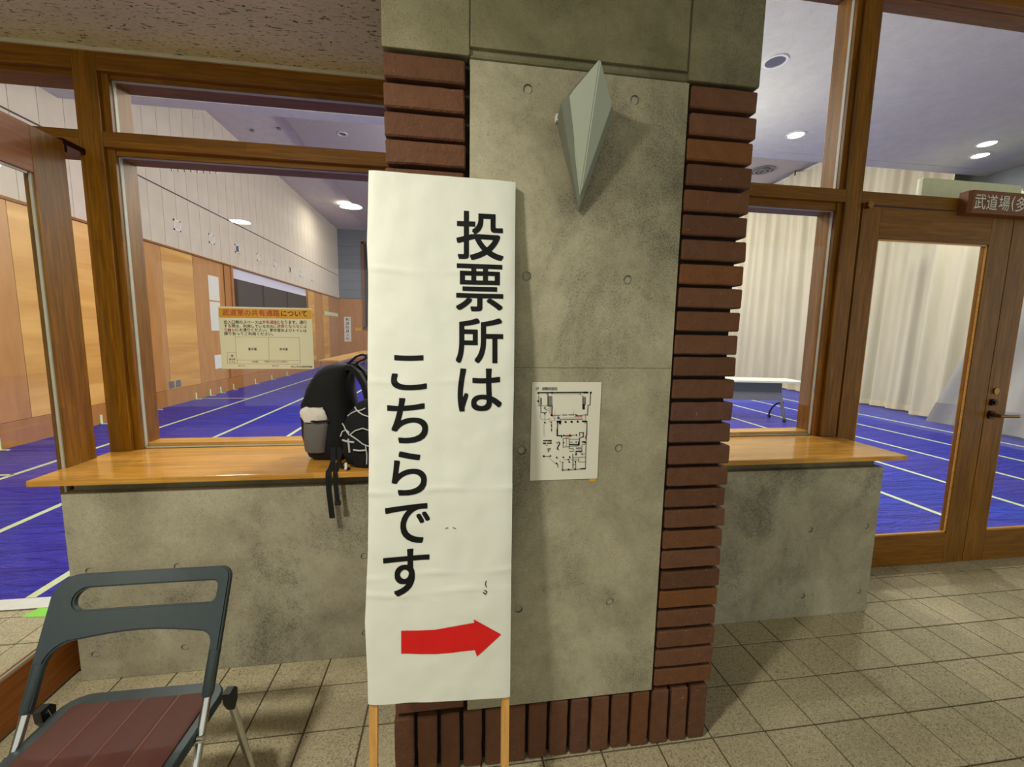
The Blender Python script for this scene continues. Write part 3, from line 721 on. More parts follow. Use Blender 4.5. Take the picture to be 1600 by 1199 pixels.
L(e1, ln, [(325, 960), (325, 1199)], 6); L(e1, ln, [(250, 720), (250, 820), (300, 860), (430, 850), (470, 830)], 5); L(e1, ln, [(342, 750), (342, 900)], 5)
L(e1, rd, [(430, 710), (480, 730), (500, 760)], 9); L(e1, rd, [(500, 780), (548, 870), (470, 885), (420, 910)], 6); L(e1, rd, [(960, 800), (1110, 800), (1110, 780), (1000, 790)], 12); L(e1, rd, [(1185, 750), (1185, 890)], 9); L(e1, rd, [(1170, 940), (1185, 950)], 9); L(e1, rd, [(370, 320), (372, 345)], 9)
L(e2, pr, [(595, 0), (597, 128), (690, 130), (690, 160)], 22); L(e2, pr, [(690, 128), (950, 125)], 10); L(e2, pr, [(1060, 75), (1145, 72), (1135, 160), (1060, 185), (1055, 330)], 14); L(e2, pr, [(1045, 270), (1040, 325), (850, 318)], 26)
L(e2, pr, [(1060, 75), (1060, 140)], 12); L(e2, pr, [(1210, 0), (1200, 270), (1190, 480), (1185, 840), (705, 855), (705, 690)], 11); L(e2, pr, [(1125, 270), (1170, 270), (1185, 290)], 26)
L(e2, pr, [(720, 190), (720, 380)], 9); L(e2, pr, [(720, 190), (850, 190)], 8); L(e2, pr, [(720, 368), (850, 366)], 8); L(e2, pr, [(845, 210), (845, 405), (930, 405), (930, 460), (850, 460)], 9); L(e2, pr, [(850, 210), (1050, 210)], 8); L(e2, pr, [(850, 268), (920, 268)], 8); L(e2, pr, [(850, 355), (1050, 350)], 9)
L(e2, ln, [(790, 180), (788, 360)], 7); L(e2, pr, [(1110, 330), (1108, 460)], 9); L(e2, pr, [(990, 465), (1110, 462)], 22); L(e2, pr, [(1130, 320), (1175, 320)], 10); L(e2, gr, [(1000, 400), (1080, 398)], 30)
L(e2, pr, [(320, 228), (475, 226)], 22); L(e2, pr, [(320, 282), (355, 282)], 28); L(e2, pr, [(400, 282), (475, 280)], 22); L(e2, rd, [(420, 240), (470, 245), (470, 290), (430, 290)], 9); L(e2, rd, [(370, 325), (400, 325)], 9)
L(e2, pr, [(630, 260), (650, 290), (630, 330), (605, 370), (600, 400), (620, 418)], 20); L(e2, gr, [(405, 395), (455, 390), (410, 460), (405, 400), (430, 420)], 14)
for x, y, r in ((735, 128, 18), (862, 124, 20), (993, 124, 18), (595, 277, 14), (728, 278, 16), (988, 268, 14), (322, 550, 22), (455, 548, 18), (588, 585, 18), (722, 582, 17), (855, 582, 18), (580, 708, 18), (828, 635, 16), (845, 685, 17), (975, 685, 17), (712, 688, 12), (710, 852, 18), (835, 846, 20), (968, 842, 20), (1135, 160, 16), (985, 530, 18), (1112, 528, 16)): Dt(e2, pr, x, y, r)
L(e2, pr, [(322, 555), (455, 558)], 8); L(e2, ln, [(415, 575), (460, 610), (500, 660), (560, 710)], 6); L(e2, pr, [(590, 715), (608, 725), (610, 790)], 11); L(e2, ln, [(720, 632), (900, 630)], 7)
L(e2, pr, [(920, 520), (922, 815)], 12); L(e2, pr, [(925, 595), (1185, 592)], 9); L(e2, pr, [(925, 645), (1010, 645)], 8); L(e2, pr, [(980, 690), (980, 840)], 9); L(e2, pr, [(925, 742), (975, 742)], 8); L(e2, pr, [(1045, 600), (1040, 690), (1180, 692)], 8); L(e2, pr, [(1090, 838), (1170, 838)], 26)
L(e2, pr, [(1180, 520), (1120, 525)], 8); L(e2, rd, [(750, 140), (900, 145), (770, 165)], 8); L(e2, rd, [(1190, 150), (1195, 200)], 26); L(e2, rd, [(970, 490), (1005, 500), (980, 530)], 12); L(e2, rd, [(1060, 490), (1110, 490)], 8); L(e2, rd, [(655, 640), (660, 690)], 8); L(e2, rd, [(1015, 640), (1045, 660)], 8)
mk('plan_lines', pr, MT['ink'], ep); mk('thin_lines', ln, MT['greyink'], ep); mk('grey_area', gr, MT['greyink'], ep); mk('route_marks', rd, MT['crimson'], ep)
tr = MB(); a, b, c = e1(585, 845), e1(660, 845), e1(620, 790); tr.add([EP.p(a[0], a[1], .0036), EP.p(b[0], b[1], .0036), EP.p(c[0], c[1], .0036)], [(0, 1, 2)]); mk('location_mark', tr, MT['navy'], ep)
tm = MB(); a, b = e1(165, 255), e1(225, 205); ptext(tm, EP, '1F', a[0], a[1], b[0], b[1], .0034, .01); a, b = e1(285, 265), e1(595, 200); ptext(tm, EP, '避難経路図', a[0], a[1], b[0], b[1], .0034, .006)
mk('title', tm, MT['ink'], ep)

# ---- notice on the left window
nt_ = thing('window_notice', 'cream laminated notice with an orange title band stuck on the left window', 'poster', (-.875, 2.135, 1.23))
NP = Plane((-1.081, 2.1355, 1.524), (1, 0, .004), (-.003, 0, 1), (0, -1, 0)); NW, NH = .412, .2915
mk('paper_sheet', MB().prism([NP.p(0, 0, .0), NP.p(NW, 0, .0), NP.p(NW, -NH, .0), NP.p(0, -NH, .0)], (0, -.0015, 0)), MT['notice'], nt_)
def n1(x, y):   # close-up 8x, origin 320,460
    X = x / 7.995; Y = y / 7.995; t = (Y - 19.5) / 98.5; l = 20 + 4.5 * t; r = 167.5 + 3.8 * t; s = (X - l) / (r - l); t2 = (Y - (18.6 + 2.6 * s)) / (98.8 - 2.2 * s)
    return s * NW, -t2 * NH
bk = MB(); rdm = MB(); gd = MB(); lg = MB()
gd.add([NP.p(*n1(x, y), .0022) for x, y in ((172, 170), (1338, 190), (1342, 305), (172, 288))], [(0, 1, 2, 3)])
def nt(mb, body, x0, y0, x1, y1, e=.0035, bold=0):
    a = n1(x0, (y0 + y1) / 2)[0]; b = n1(x1, (y0 + y1) / 2)[0]; xm = (x0 + x1) / 2; c = n1(xm, y1)[1]; d = n1(xm, y0)[1]; ptext(mb, NP, body, a, c, b, d, e, bold)
nt(rdm, '武道室の共有通路', 218, 186, 930, 268, bold=.006); nt(bk, 'について', 950, 204, 1282, 272, bold=.004)
rows = [('出入口側のスペースは', '共有通路', 'となります。通行', 322, 368), ('する際は、利用している方の', 'ご迷惑とならないよ', '', 374, 416), ('', 'う静か', 'にお通りください。更衣室およびトイレは', 424, 466), ('譲り合ってご利用ください。', '', '', 470, 512)]
cw = (1280 - 232) / 22.0
for a, b, c, y0, y1 in rows:
    x = 232
    for s_, mb in ((a, bk), (b, rdm), (c, bk)):
        if s_: nt(mb, s_, x + 2, y0, x + cw * len(s_) - 3, y1); x += cw * len(s_)
for p in ([(370, 532), (1180, 538), (1190, 880), (268, 873), (265, 730), (375, 732), (370, 532)], [(785, 535), (790, 830)], [(378, 730), (388, 873)], [(385, 826), (1190, 832)]):
    pline(lg, NP, [n1(*q) for q in p], .0007, .003)
nt(bk, '畳半面', 528, 668, 634, 702); nt(bk, '床半面', 926, 670, 1030, 704); nt(bk, '壁', 312, 758, 342, 785); nt(bk, '更衣室', 288, 804, 366, 828); nt(bk, 'トイレ', 292, 840, 366, 862)
nt(rdm, '共有通路', 572, 836, 652, 858); nt(rdm, 'ご迷惑にならないようお静かに', 722, 836, 1030, 858); nt(lg, '出入口', 402, 888, 482, 910); nt(lg, '出入口', 832, 888, 908, 912)
nt(bk, '村上市立西体育館', 1072, 900, 1346, 926)
mk('title_band', gd, MT['gold'], nt_); mk('red_text', rdm, MT['crimson'], nt_); mk('black_text', bk, MT['ink'], nt_); mk('outline_lines', lg, MT['darkline'], nt_)

# ---- wall lamp (faceted kite)
sc = thing('wall_lamp', 'pale green kite-shaped faceted lamp on the upper concrete pillar', 'lamp', (.36, PY, 1.77))
T1, L1, R1, B1 = Vector((.359, 1.065, 2.095)), Vector((.296, 1.123, 2.033)), Vector((.416, 1.123, 2.024)), Vector((.353, 1.178, 1.805))
TH, LH, RH, BH = Vector((.360, 1.088, 2.090)), Vector((.279, 1.132, 2.021)), Vector((.427, 1.137, 2.013)), Vector((.355, 1.194, 1.770))
L0, R0, B0, T0 = Vector((.285, 1.208, 2.010)), Vector((.437, 1.208, 2.012)), Vector((.360, 1.208, 1.768)), Vector((.364, 1.208, 2.084))
bk_ = Vector((0, .012, 0))
def facet(bm_pts, faces, bev=.004):
    bm = bmesh.new(); vv = [bm.verts.new(p) for p in bm_pts]
    for f in faces: bm.faces.new([vv[i] for i in f])
    bmesh.ops.recalc_face_normals(bm, faces=bm.faces[:]); bmesh.ops.bevel(bm, geom=bm.edges[:], offset=bev, segments=2, affect='EDGES')
    bm.verts.index_update(); r = ([v.co[:] for v in bm.verts], [[v.index for v in f.verts] for f in bm.faces]); bm.free(); return r
gp = [T1, L1, B1, R1, T1 + bk_ * 1.3, L1 + bk_ * 1.3, B1 + bk_, R1 + bk_ * 1.3]
q = facet(gp, [(0, 1, 2), (0, 2, 3), (4, 6, 5), (4, 7, 6), (0, 4, 5, 1), (1, 5, 6, 2), (2, 6, 7, 3), (3, 7, 4, 0)], .003)
mk('glass_shade', MB().add(*q), MT['sconce'], sc)
ins = .004
hp = [TH, LH, BH, RH, T0, L0, B0, R0]
q = facet(hp, [(0, 2, 1), (0, 3, 2), (4, 5, 6), (4, 6, 7), (0, 1, 5, 4), (1, 2, 6, 5), (2, 3, 7, 6), (3, 0, 4, 7)], .002)
mk('metal_housing', MB().add(*q), MT['sconce2'], sc)
mk('gap_band', MB().tube([T1 + Vector((0, .012, .001)), L1 + Vector((-.002, .010, .0)), B1 + Vector((0, .009, -.002)), R1 + Vector((-.003, .012, .0))], .0022, 6, closed=True), MT['sconce3'], sc)
mk('label_plate', MB().box(.282, .296, 1.190, 1.2075, 2.004, 2.022), MT['whitep'], sc)

# ---- folding chair
ch = thing('folding_chair', 'folding chair with dark plastic back and brown vinyl seat beside the low wall', 'chair', (-.81, 1.0, 0))
XL, XR = -1.008, -.612
A0 = Vector((0, 1.178, .772)); F0 = Vector((0, .792, .0)); DD = (F0 - A0).normalized(); NN = Vector((0, DD.z, -DD.y)).normalized()
if NN.y > 0: NN = -NN       # towards the sitter
def bp(x, s, e=0):
    t = (x - (XL + XR) / 2) / .2; bow = .018 * (1 - t * t) * max(0, 1 - s / .2)
    return Vector((x, A0.y, A0.z)) + DD * s - NN * bow + NN * e
def rr(cx, cy, r, a0, a1, n=6): return [(cx + r * math.cos(math.radians(a0 + (a1 - a0) * i / n)), cy + r * math.sin(math.radians(a0 + (a1 - a0) * i / n))) for i in range(n + 1)]
# outline in (x, -s)
w_ = .022
outer = [(XL - .012, -.30)] + [(XL - .012, -.10)] + [(XL - .012 + .052 - .052 * math.cos(math.radians(a)), -.055 + .055 * math.sin(math.radians(a))) for a in range(0, 91, 15)]
outer += [(XL + .10 + i * (XR - XL - .2) / 8, 0.0) for i in range(1, 8)]
outer += [(XR + .012 - .03 + .03 * math.sin(math.radians(a)), -.03 + .03 * math.cos(math.radians(a))) for a in range(0, 91, 15)] + [(XR + .012, -.12), (XR + .012, -.30)]
inner = [(XR - .012, -.30), (XR - .012, -.185)] + [(XR - .012 - .03 + .03 * math.cos(math.radians(a)), -.185 + .03 * math.sin(math.radians(a))) for a in range(15, 91, 15)]
inner += [(XR - .042 - i * (XR - XL - .11) / 8, -.155 + .012 * math.sin(math.pi * i / 8)) for i in range(1, 8)]
inner += [(XL + .068 - .056 * math.sin(math.radians(a)), -.211 + .056 * math.cos(math.radians(a))) for a in range(0, 91, 15)] + [(XL + .012, -.30)]
slot = [(XL + .065 - .026 * math.sin(math.radians(a)), -.062 + .026 * math.cos(math.radians(a))) for a in range(0, 181, 20)]
slot += [(XL + .065 + i * (XR - XL - .1) / 8, -.088) for i in range(1, 8)]
slot += [(XR - .032 + .014 * math.sin(math.radians(a)), -.074 - .014 * math.cos(math.radians(a))) for a in range(0, 91, 30)] + [(XR - .032 + .014 * math.cos(math.radians(a)), -.05 + .014 * math.sin(math.radians(a))) for a in range(0, 91, 30)]
slot += [(XR - .035 - i * (XR - XL - .1) / 8, -.036) for i in range(1, 8)]
bm = bmesh.new(); loops = []
for lp in (outer + inner, slot):
    vv = [bm.verts.new((x, y, 0)) for x, y in lp]
    for i in range(len(vv)): loops.append(bm.edges.new((vv[i], vv[(i + 1) % len(vv)])))
bmesh.ops.triangle_fill(bm, use_beauty=True, use_dissolve=False, edges=loops)
r_ = bmesh.ops.extrude_face_region(bm, geom=bm.faces[:]); ex = {v for v in r_['geom'] if isinstance(v, bmesh.types.BMVert)}
for v in bm.verts:
    v.co = bp(v.co.x, -v.co.y, .010 if v in ex else -.010)
bmesh.ops.recalc_face_normals(bm, faces=bm.faces[:])
sh_e = [e for e in bm.edges if len(e.link_faces) == 2 and e.calc_face_angle(0) > 1.0]
bmesh.ops.bevel(bm, geom=sh_e, offset=.004, segments=2, affect='EDGES')
me = D.meshes.new('backrest'); bm.to_mesh(me); bm.free(); me.materials.append(MT['plastic'])
for p in me.polygons: p.use_smooth = True
me.set_sharp_from_angle(angle=math.radians(35)); link('backrest', me, ch)
for x in (XL, XR):
    mk('sleeve', MB().tube([bp(x, .2), bp(x, .30), bp(x, .305)], [.0135, .0125, .009], 16), MT['plastic'], ch, True)
    mk('leg', MB().tube([bp(x, .28), bp(x, (A0 - F0).length - .02)], .0095, 16), MT['chrome'], ch, True)
    ix = 1 if x == XR else -1
    mk('leg', MB().tube([(x + ix * .018, 1.100, .452), (x + ix * .018, 1.112, .41), (x + ix * .02, 1.215, .015)], .0095, 16), MT['chrome'], ch, True)
    mk('pivot_bracket', MB().prism([(x + ix * .01, 1.085, .462), (x + ix * .01, 1.112, .462), (x + ix * .01, 1.126, .445), (x + ix * .01, 1.122, .415), (x + ix * .01, 1.105, .398), (x + ix * .01, 1.088, .43)], (ix * .018, 0, 0)), MT['black'], ch)
    mk('rubber_foot', MB().cyl(bp(x, (A0 - F0).length - .03), bp(x, (A0 - F0).length + .0), .013, 14), MT['black'], ch, True)
    mk('rubber_foot', MB().cyl((x + ix * .02, 1.208, .04), (x + ix * .02, 1.217, .002), .013, 14), MT['black'], ch, True)
    mk('rivet', MB().cyl((x - ix * .004, 1.0, .425), (x + ix * .012, 1.0, .425), .009, 14), MT['chrome'], ch, True)
mk('stretcher', MB().tube([(XL, .83, .08), (XR, .83, .08)], .008, 12), MT['chrome'], ch, True)
mk('stretcher', MB().tube([(XL - .02, 1.19, .1), (XR + .02, 1.19, .1)], .008, 12), MT['chrome'], ch, True)
# seat
def rrect(x0, x1, y0, y1, r, z, n=5):
    p = []
    for cx, cy, a in ((x1 - r, y1 - r, 0), (x0 + r, y1 - r, 90), (x0 + r, y0 + r, 180), (x1 - r, y0 + r, 270)):
        p += [Vector((cx + r * math.cos(math.radians(a + 90 * i / n)), cy + r * math.sin(math.radians(a + 90 * i / n)), z)) for i in range(n + 1)]
    return p
def slope(p): p.z += (1.15 - p.y) * .03; return p
def seat_ring(x0, x1, y0, y1, r, z): return [slope(p) for p in rrect(x0, x1, y0, y1, r, z)]
sx0, sx1, sy0, sy1 = -1.012, -.620, .77, 1.166
mk('seat_frame', MB().loft([seat_ring(sx0 + .02, sx1 - .02, sy0 + .02, sy1 - .02, .04, .405), seat_ring(sx0, sx1, sy0, sy1, .055, .415), seat_ring(sx0, sx1, sy0, sy1, .055, .432), seat_ring(sx0 + .004, sx1 - .004, sy0 + .004, sy1 - .004, .053, .437)]), MT['plastic'], ch, True)
px = [-.978, -.894, -.81, -.726, -.642]
for a, b in zip(px, px[1:]):
    mk('seat_pad', MB().loft([seat_ring(a + .001, b - .001, .795, 1.122, .006, .434), seat_ring(a + .001, b - .001, .795, 1.122, .006, .441), seat_ring(a + .007, b - .007, .80, 1.116, .006, .445)]), MT['seatred'], ch, True)
for a in px[1:-1]: mk('seam', MB().ribbon([slope(Vector((a, y_, .4405))) for y_ in (.797, .95, 1.12)], (.004, 0, 0), .002), MT['seam'], ch)

# ---- backpack
def sup(cx, cy, rx, ry, z, n=32, e=3.0):
    out = []
    for k in range(n):
        a = 2 * math.pi * k / n; c, s = math.cos(a), math.sin(a)
        out.append(Vector((cx + rx * math.copysign(abs(c) ** (2 / e), c), cy + ry * math.copysign(abs(s) ** (2 / e), s), z)))
    return out
bg1 = thing('backpack', 'black backpack with a grey mesh side pocket standing on the left counter', 'backpack', (-.55, 1.92, .855))
prof = [(.857, -.60, -.455, .09), (.868, -.635, -.44, .105), (.90, -.652, -.432, .115), (.96, -.664, -.428, .12), (1.03, -.664, -.427, .12), (1.1, -.656, -.438, .118), (1.16, -.638, -.445, .114), (1.21, -.612, -.448, .108), (1.245, -.583, -.45, .098), (1.262, -.562, -.455, .085), (1.272, -.54, -.462, .06)]
rings = []
for z, a, b, ry in prof:
    rg = sup((a + b) / 2, 1.958, (b - a) / 2, ry, z)
    for p in rg:
        d = .006 * mnoise.noise(p * 16) + .004 * mnoise.noise(p * 40); p.x += d; p.y += d; p.z += .004 * mnoise.noise(p * 12) * (1 if z > .86 else 0)
    rings.append(rg)
mk('body', MB().loft(rings), MT['bagblack'], bg1, True)
mk('carry_handle', MB().ribbon([(-.475, 1.955, 1.262), (-.455, 1.955, 1.283), (-.43, 1.955, 1.306), (-.405, 1.955, 1.316), (-.388, 1.955, 1.312), (-.386, 1.955, 1.300), (-.40, 1.955, 1.292), (-.425, 1.955, 1.28), (-.44, 1.955, 1.255)], (0, .03, 0), .008), MT['bagblack'], bg1)
for dy in (-.055, .05):
    mk('shoulder_strap', MB().ribbon([(-.462, 1.955 + dy, 1.262), (-.44, 1.955 + dy, 1.262), (-.412, 1.955 + dy, 1.235), (-.388, 1.955 + dy, 1.19), (-.374, 1.955 + dy, 1.13), (-.374, 1.955 + dy, 1.06), (-.39, 1.955 + dy, .98), (-.42, 1.955 + dy, .90)], (0, .052, 0), .022), MT['bagblack'], bg1)
# mesh side pocket with the towel
def front_y(x, z, off):
    for (z0, a0, b0, r0), (z1, a1, b1, r1) in zip(prof, prof[1:]):
        if z0 <= z <= z1:
            t = (z - z0) / (z1 - z0); a, b, r = a0 + (a1 - a0) * t, b0 + (b1 - b0) * t, r0 + (r1 - r0) * t
            q = min(.98, abs((x - (a + b) / 2) / ((b - a) / 2))); return 1.958 - r * (1 - q ** 3) ** (1 / 3) - off
    return 1.85
def patch(x0f, x1f, z0, z1, off, nx=12, nz=12, jag=0):
    vs = []; fs = []
    for i in range(nz + 1):
        z = z0 + (z1 - z0) * i / nz
        for j in range(nx + 1):
            t = j / nx; x = x0f(z) + (x1f(z) - x0f(z)) * t; zz = z + (jag * math.sin(t * 9) if i == nz else 0)
            o_ = off * (math.sin(math.pi * min(max(t, .0), 1.)) ** .4) * (.35 + .65 * math.sin(math.pi * min(1, (i + .5) / nz)) ** .4) + .001
            vs.append(Vector((x, front_y(x, z, o_) + .002 * mnoise.noise(Vector((x * 60, z * 60, 0))), zz)))
    for i in range(nz):
        for j in range(nx): a = i * (nx + 1) + j; fs.append((a, a + 1, a + nx + 2, a + nx + 1))
    return MB().add(vs, fs)
mk('mesh_pocket', patch(lambda z: -.642 + (z - .9) * .08, lambda z: -.548 + (z - .9) * .16, .897, 1.045, .016), MT['mesh'], bg1, True)
mk('pocket_hem', MB().tube([(-.632, front_y(-.632, 1.046, .008), 1.058), (-.61, front_y(-.61, 1.046, .018), 1.044), (-.57, front_y(-.57, 1.046, .02), 1.037), (-.525, front_y(-.525, 1.046, .01), 1.038)], .005, 8), MT['bagblack'], bg1, True)
towel = []
for z, sx, sy in ((1.035, .046, .013), (1.055, .053, .017), (1.074, .054, .018), (1.088, .048, .014), (1.095, .034, .008)):
    rg = sup(-.580, 1.834, sx, sy, z - .0, 24, 2.4)
    for p in rg: p += Vector((1, .6, 1.6)) * .011 * mnoise.noise(p * 34) + Vector((.5, .5, 1)) * .005 * mnoise.noise(p * 90); p.z -= (p.x + .575) * .15
    towel.append(rg)
tag(mk('towel', MB().loft(towel), MT['whitecloth'], None, True), 'white towel stuffed in the mesh side pocket of the backpack', 'towel')
mk('strap', MB().ribbon([(-.50, 1.80, .93), (-.497, 1.78, .875), (-.494, 1.74, .861), (-.493, 1.70, .859), (-.492, 1.691, .845), (-.491, 1.690, .78), (-.482, 1.689, .667)], (.021, 0, 0), .003), MT['bagblack'], bg1)
mk('strap', MB().ribbon([(-.475, 1.80, .93), (-.473, 1.78, .872), (-.470, 1.74, .862), (-.468, 1.70, .860), (-.466, 1.690, .848), (-.464, 1.688, .80), (-.458, 1.687, .735)], (.016, 0, 0), .003), MT['bagblack'], bg1)
mk('buckle', MB().box(-.469, -.446, 1.681, 1.691, .722, .74, b=.002), MT['black'], bg1)

bg2 = thing('drawstring_bag', 'small black bag laced with silver cords, between backpack and sign board', 'bag', (-.33, 1.78, .855))
prof2 = [(.857, -.40, -.20, .04), (.87, -.43, -.17, .052), (.92, -.448, -.16, .056), (.98, -.45, -.16, .056), (1.04, -.442, -.165, .053), (1.09, -.42, -.18, .047), (1.125, -.39, -.20, .038), (1.14, -.36, -.23, .025)]
rings = []
for z, a, b, ry in prof2:
    rg = sup((a + b) / 2, 1.773, (b - a) / 2, ry, z, 32, 2.4)
    for p in rg: d = .007 * mnoise.noise(p * 22) + .004 * mnoise.noise(p * 50); p.x += d; p.y += d
    rings.append(rg)
mk('body', MB().loft(rings), MT['bagblack'], bg2, True)
def fy2(x, z):
    for (z0, a0, b0, r0), (z1, a1, b1, r1) in zip(prof2, prof2[1:]):
        if z0 <= z <= z1:
            t = (z - z0) / (z1 - z0); a, b, r = a0 + (a1 - a0) * t, b0 + (b1 - b0) * t, r0 + (r1 - r0) * t
            q = min(.97, abs((x - (a + b) / 2) / ((b - a) / 2))); return 1.773 - r * (1 - q ** 2.4) ** (1 / 2.4) - .007
    return 1.72
def cord(pts, r=.0028):
    P = []
    for (x0, z0), (x1, z1) in zip(pts, pts[1:]):
        for i in range(5): t = i / 5; x, z = x0 + (x1 - x0) * t, z0 + (z1 - z0) * t; P.append((x, fy2(x, z), z))
    x, z = pts[-1]; P.append((x, fy2(x, z), z)); mk('cord', MB().tube(P, r, 6), MT['cord'], bg2, True)
cord([(-.425, 1.075), (-.405, 1.09), (-.385, 1.10), (-.36, 1.085), (-.33, 1.075)]); cord([(-.395, 1.112), (-.385, 1.1), (-.372, 1.1), (-.35, 1.11)])
cord([(-.447, 1.045), (-.432, 1.02), (-.415, 1.0), (-.39, 1.02), (-.36, 1.03), (-.33, 1.02)]); cord([(-.455, .99), (-.448, 1.01), (-.43, 1.02), (-.415, 1.01)])
cord([(-.41, 1.0), (-.385, .985), (-.36, .965), (-.335, .955)]); cord([(-.447, .975), (-.42, .973), (-.395, .972)], .004); cord([(-.42, .985), (-.418, .96), (-.416, .928)], .004); cord([(-.4, .94), (-.375, .938), (-.35, .94)], .0035); cord([(-.35, .96), (-.345, .92), (-.348, .88)])
mk('lace_end', MB().tube([(-.45, 1.76, .93), (-.462, 1.745, .89), (-.45, 1.735, .862), (-.42, 1.72, .862)], .006, 8), MT['bagblack'], bg2, True)
mk('toggle', MB().tube([(-.43, 1.722, .885), (-.428, 1.712, .868), (-.43, 1.706, .862)], .006, 8), MT['whitep'], bg2, True)

# ---- door sign over the right doors
ds = thing('door_sign', 'brown wooden name plate with pale lettering over the glazed doors', 'sign', (3.25, 2.06, 2.13))
mk('board', MB().prism([(2.862, 2.03, 2.133), (2.848, 2.045, 2.133), (2.848, 2.089, 2.133), (3.72, 2.089, 2.133), (3.72, 2.03, 2.133)], (0, 0, .122)), MT['signwood'], ds)
DP = Plane((0, 2.0295, 0), (1, 0, 0), (0, 0, 1), (0, -1, 0)); dt = MB()
for c, a, b in (('武', 2.872, 2.946), ('道', 2.952, 3.026), ('場', 3.034, 3.108), ('(', 3.122, 3.142), ('多', 3.152, 3.222), ('目', 3.24, 3.30)):
    ptext(dt, DP, c, a, 2.155, b, 2.236, .0006, .0)
mk('lettering', dt, MT['tape_w'], ds)
tag(mk('ventilation_unit', MB().box(2.81, 3.55, 2.262, 2.30, 2.16, 2.402, b=.016), MT['cream'], None, True), 'cream rounded casing behind the transom glass over the right doors', 'appliance')
tag(mk('tape_patch', MB().prism([(-2.09, 2.20, .001), (-1.96, 2.19, .001), (-1.93, 2.28, .001), (-2.02, 2.33, .0065), (-2.05, 2.32, .0065)], (0, 0, .001)), MT['green_tape']), 'lime green tape patch on the tiles at the edge of the blue floor', 'tape')

# ---- curtains
def curtain(name, label, xb, y0, y1, z0, ztop, mats, folds, amp, seed, sag=0, bands=None, hooks=True, lean=0):
    t = thing(name, label, 'curtain', (xb, (y0 + y1) / 2, 0)); n = int((y1 - y0) * 46); zs = [0, .02, .05, .1, .2, .35, .5, .65, .8, .9, .97, 1]
    rnd = random.Random(seed); ph = rnd.uniform(0, 6)
    def X(y, s):
        a = amp * (.55 + .45 * (1 - s)); return xb + a * math.sin(y * folds + ph + 1.3 * math.sin(y * folds * .37 + seed)) + .4 * a * math.sin(y * folds * 2.3 + 2 * s) + .12 * math.sin(y * 1.1 + seed) * (1 - s)
    def build(s0, s1, off):
        vs = []; fs = []; ss = [s for s in zs if s0 <= s <= s1]
        for s in ss:
            for i in range(n + 1):
                y = y0 + (y1 - y0) * i / n; tp = ztop - sag * abs(math.sin(y * math.pi / 1.05)) ** 1.0
                vs.append((X(y, s) - off, y + lean * (1 - s) * (y - y0) / (y1 - y0), z0 + (tp - z0) * s))
        for i in range(len(ss) - 1):
            for j in range(n): a = i * (n + 1) + j; fs.append((a, a + 1, a + n + 2, a + n + 1))
        return MB().add(vs, fs)
    mk('cloth', build(0, 1, 0), mats[0], t, True)
    mk('hem_band', build(0, bands or .02, .012), mats[1], t, True)
    if hooks:
        yy = math.ceil(y0 / 1.05) * 1.05
        while yy < y1: mk('hook', MB().box(xb - .012, xb + .012, yy - .02, yy + .02, ztop - .1, 5.97 if ztop > 5 else ztop + .1), MT['black'], t); yy += 1.05
    return t
curtain('curtain', 'long cream curtain hanging along the far right side of the hall', 9.05, 6.72, 15.5, .03, 5.84, (MT['curtA'], MT['hem']), 14.5, .06, 3, .13)
curtain('curtain', 'greyish curtain hanging in front, nearest to the glazed doors', 8.1, 2.6, 4.75, .05, 3.5, (MT['curtB'], MT['cuff']), 9, .09, 8, .0, .1, False, 1.2)
curtain('curtain', 'short pale curtain between the grey front one and the long cream one', 8.65, 5.5, 6.6, .04, 3.75, (MT['curtA'], MT['hem']), 11.5, .07, 5, 0, .02, False)
struct('trim_3', MB().box(9.2, 9.55, 6.7, 20.2, 5.35, 5.96), MT['tape_w'])
struct('trim_2', MB().box(8.05, 8.11, 2.4, 6.5, 3.5, 3.56), MT['tape'])

# ---- tables in the hall
def wood_table(x0, x1, y0, y1, z, label):
    t = thing('long_table', label, 'table', ((x0 + x1) / 2, (y0 + y1) / 2, 0), 'row of long wooden topped tables at the far left of the hall')
    mk('table_top', MB().box(x0, x1, y0, y1, z - .035, z, b=.004), MT['ply2'], t)
    for x in (x0 + .04, x1 - .04):
        for y in (y0 + .1, y1 - .1): mk('leg', MB().cyl((x, y, .004), (x, y, z - .035), .014, 10), MT['steel'], t, True)
    mk('apron', MB().box(x1 - .03, x1 - .015, y0 + .1, y1 - .1, z - .1, z - .035), MT['steel'], t)
wood_table(-3.27, -2.80, 10.75, 12.55, .7, 'nearest of the long wooden tables in the hall, behind the backpack')
wood_table(-3.30, -2.83, 12.65, 14.45, .7, 'second long wooden table in the hall, behind the nearest one')
wood_table(-3.33, -2.86, 14.55, 16.35, .7, 'farthest long wooden table, at the back of the row')
tt = thing('training_table', 'white topped folding table on castors, seen through the right window', 'table', (5.2, 6.6, 0))
U = Vector((.978, -.21, 0)); Wn = Vector((-.21, -.978, 0)); P0 = Vector((4.25, 7.01, 0))
def tp(a, b, z): return P0 + U * a + Wn * b + Vector((0, 0, z))
def tbox(mb, a0, a1, b0, b1, z0, z1): return mb.prism([tp(a0, b0, z0), tp(a1, b0, z0), tp(a1, b1, z0), tp(a0, b1, z0)], (0, 0, z1 - z0))
mk('table_top', tbox(MB(), 0, 1.72, 0, .6, .68, .71), MT['tabletop'], tt)
mk('modesty_panel', tbox(MB(), .15, 1.42, .40, .42, .5, .675), MT['navypanel'], tt)
mk('modesty_panel', tbox(MB(), .15, 1.42, .42, .43, .36, .5), MT['greypanel'], tt)
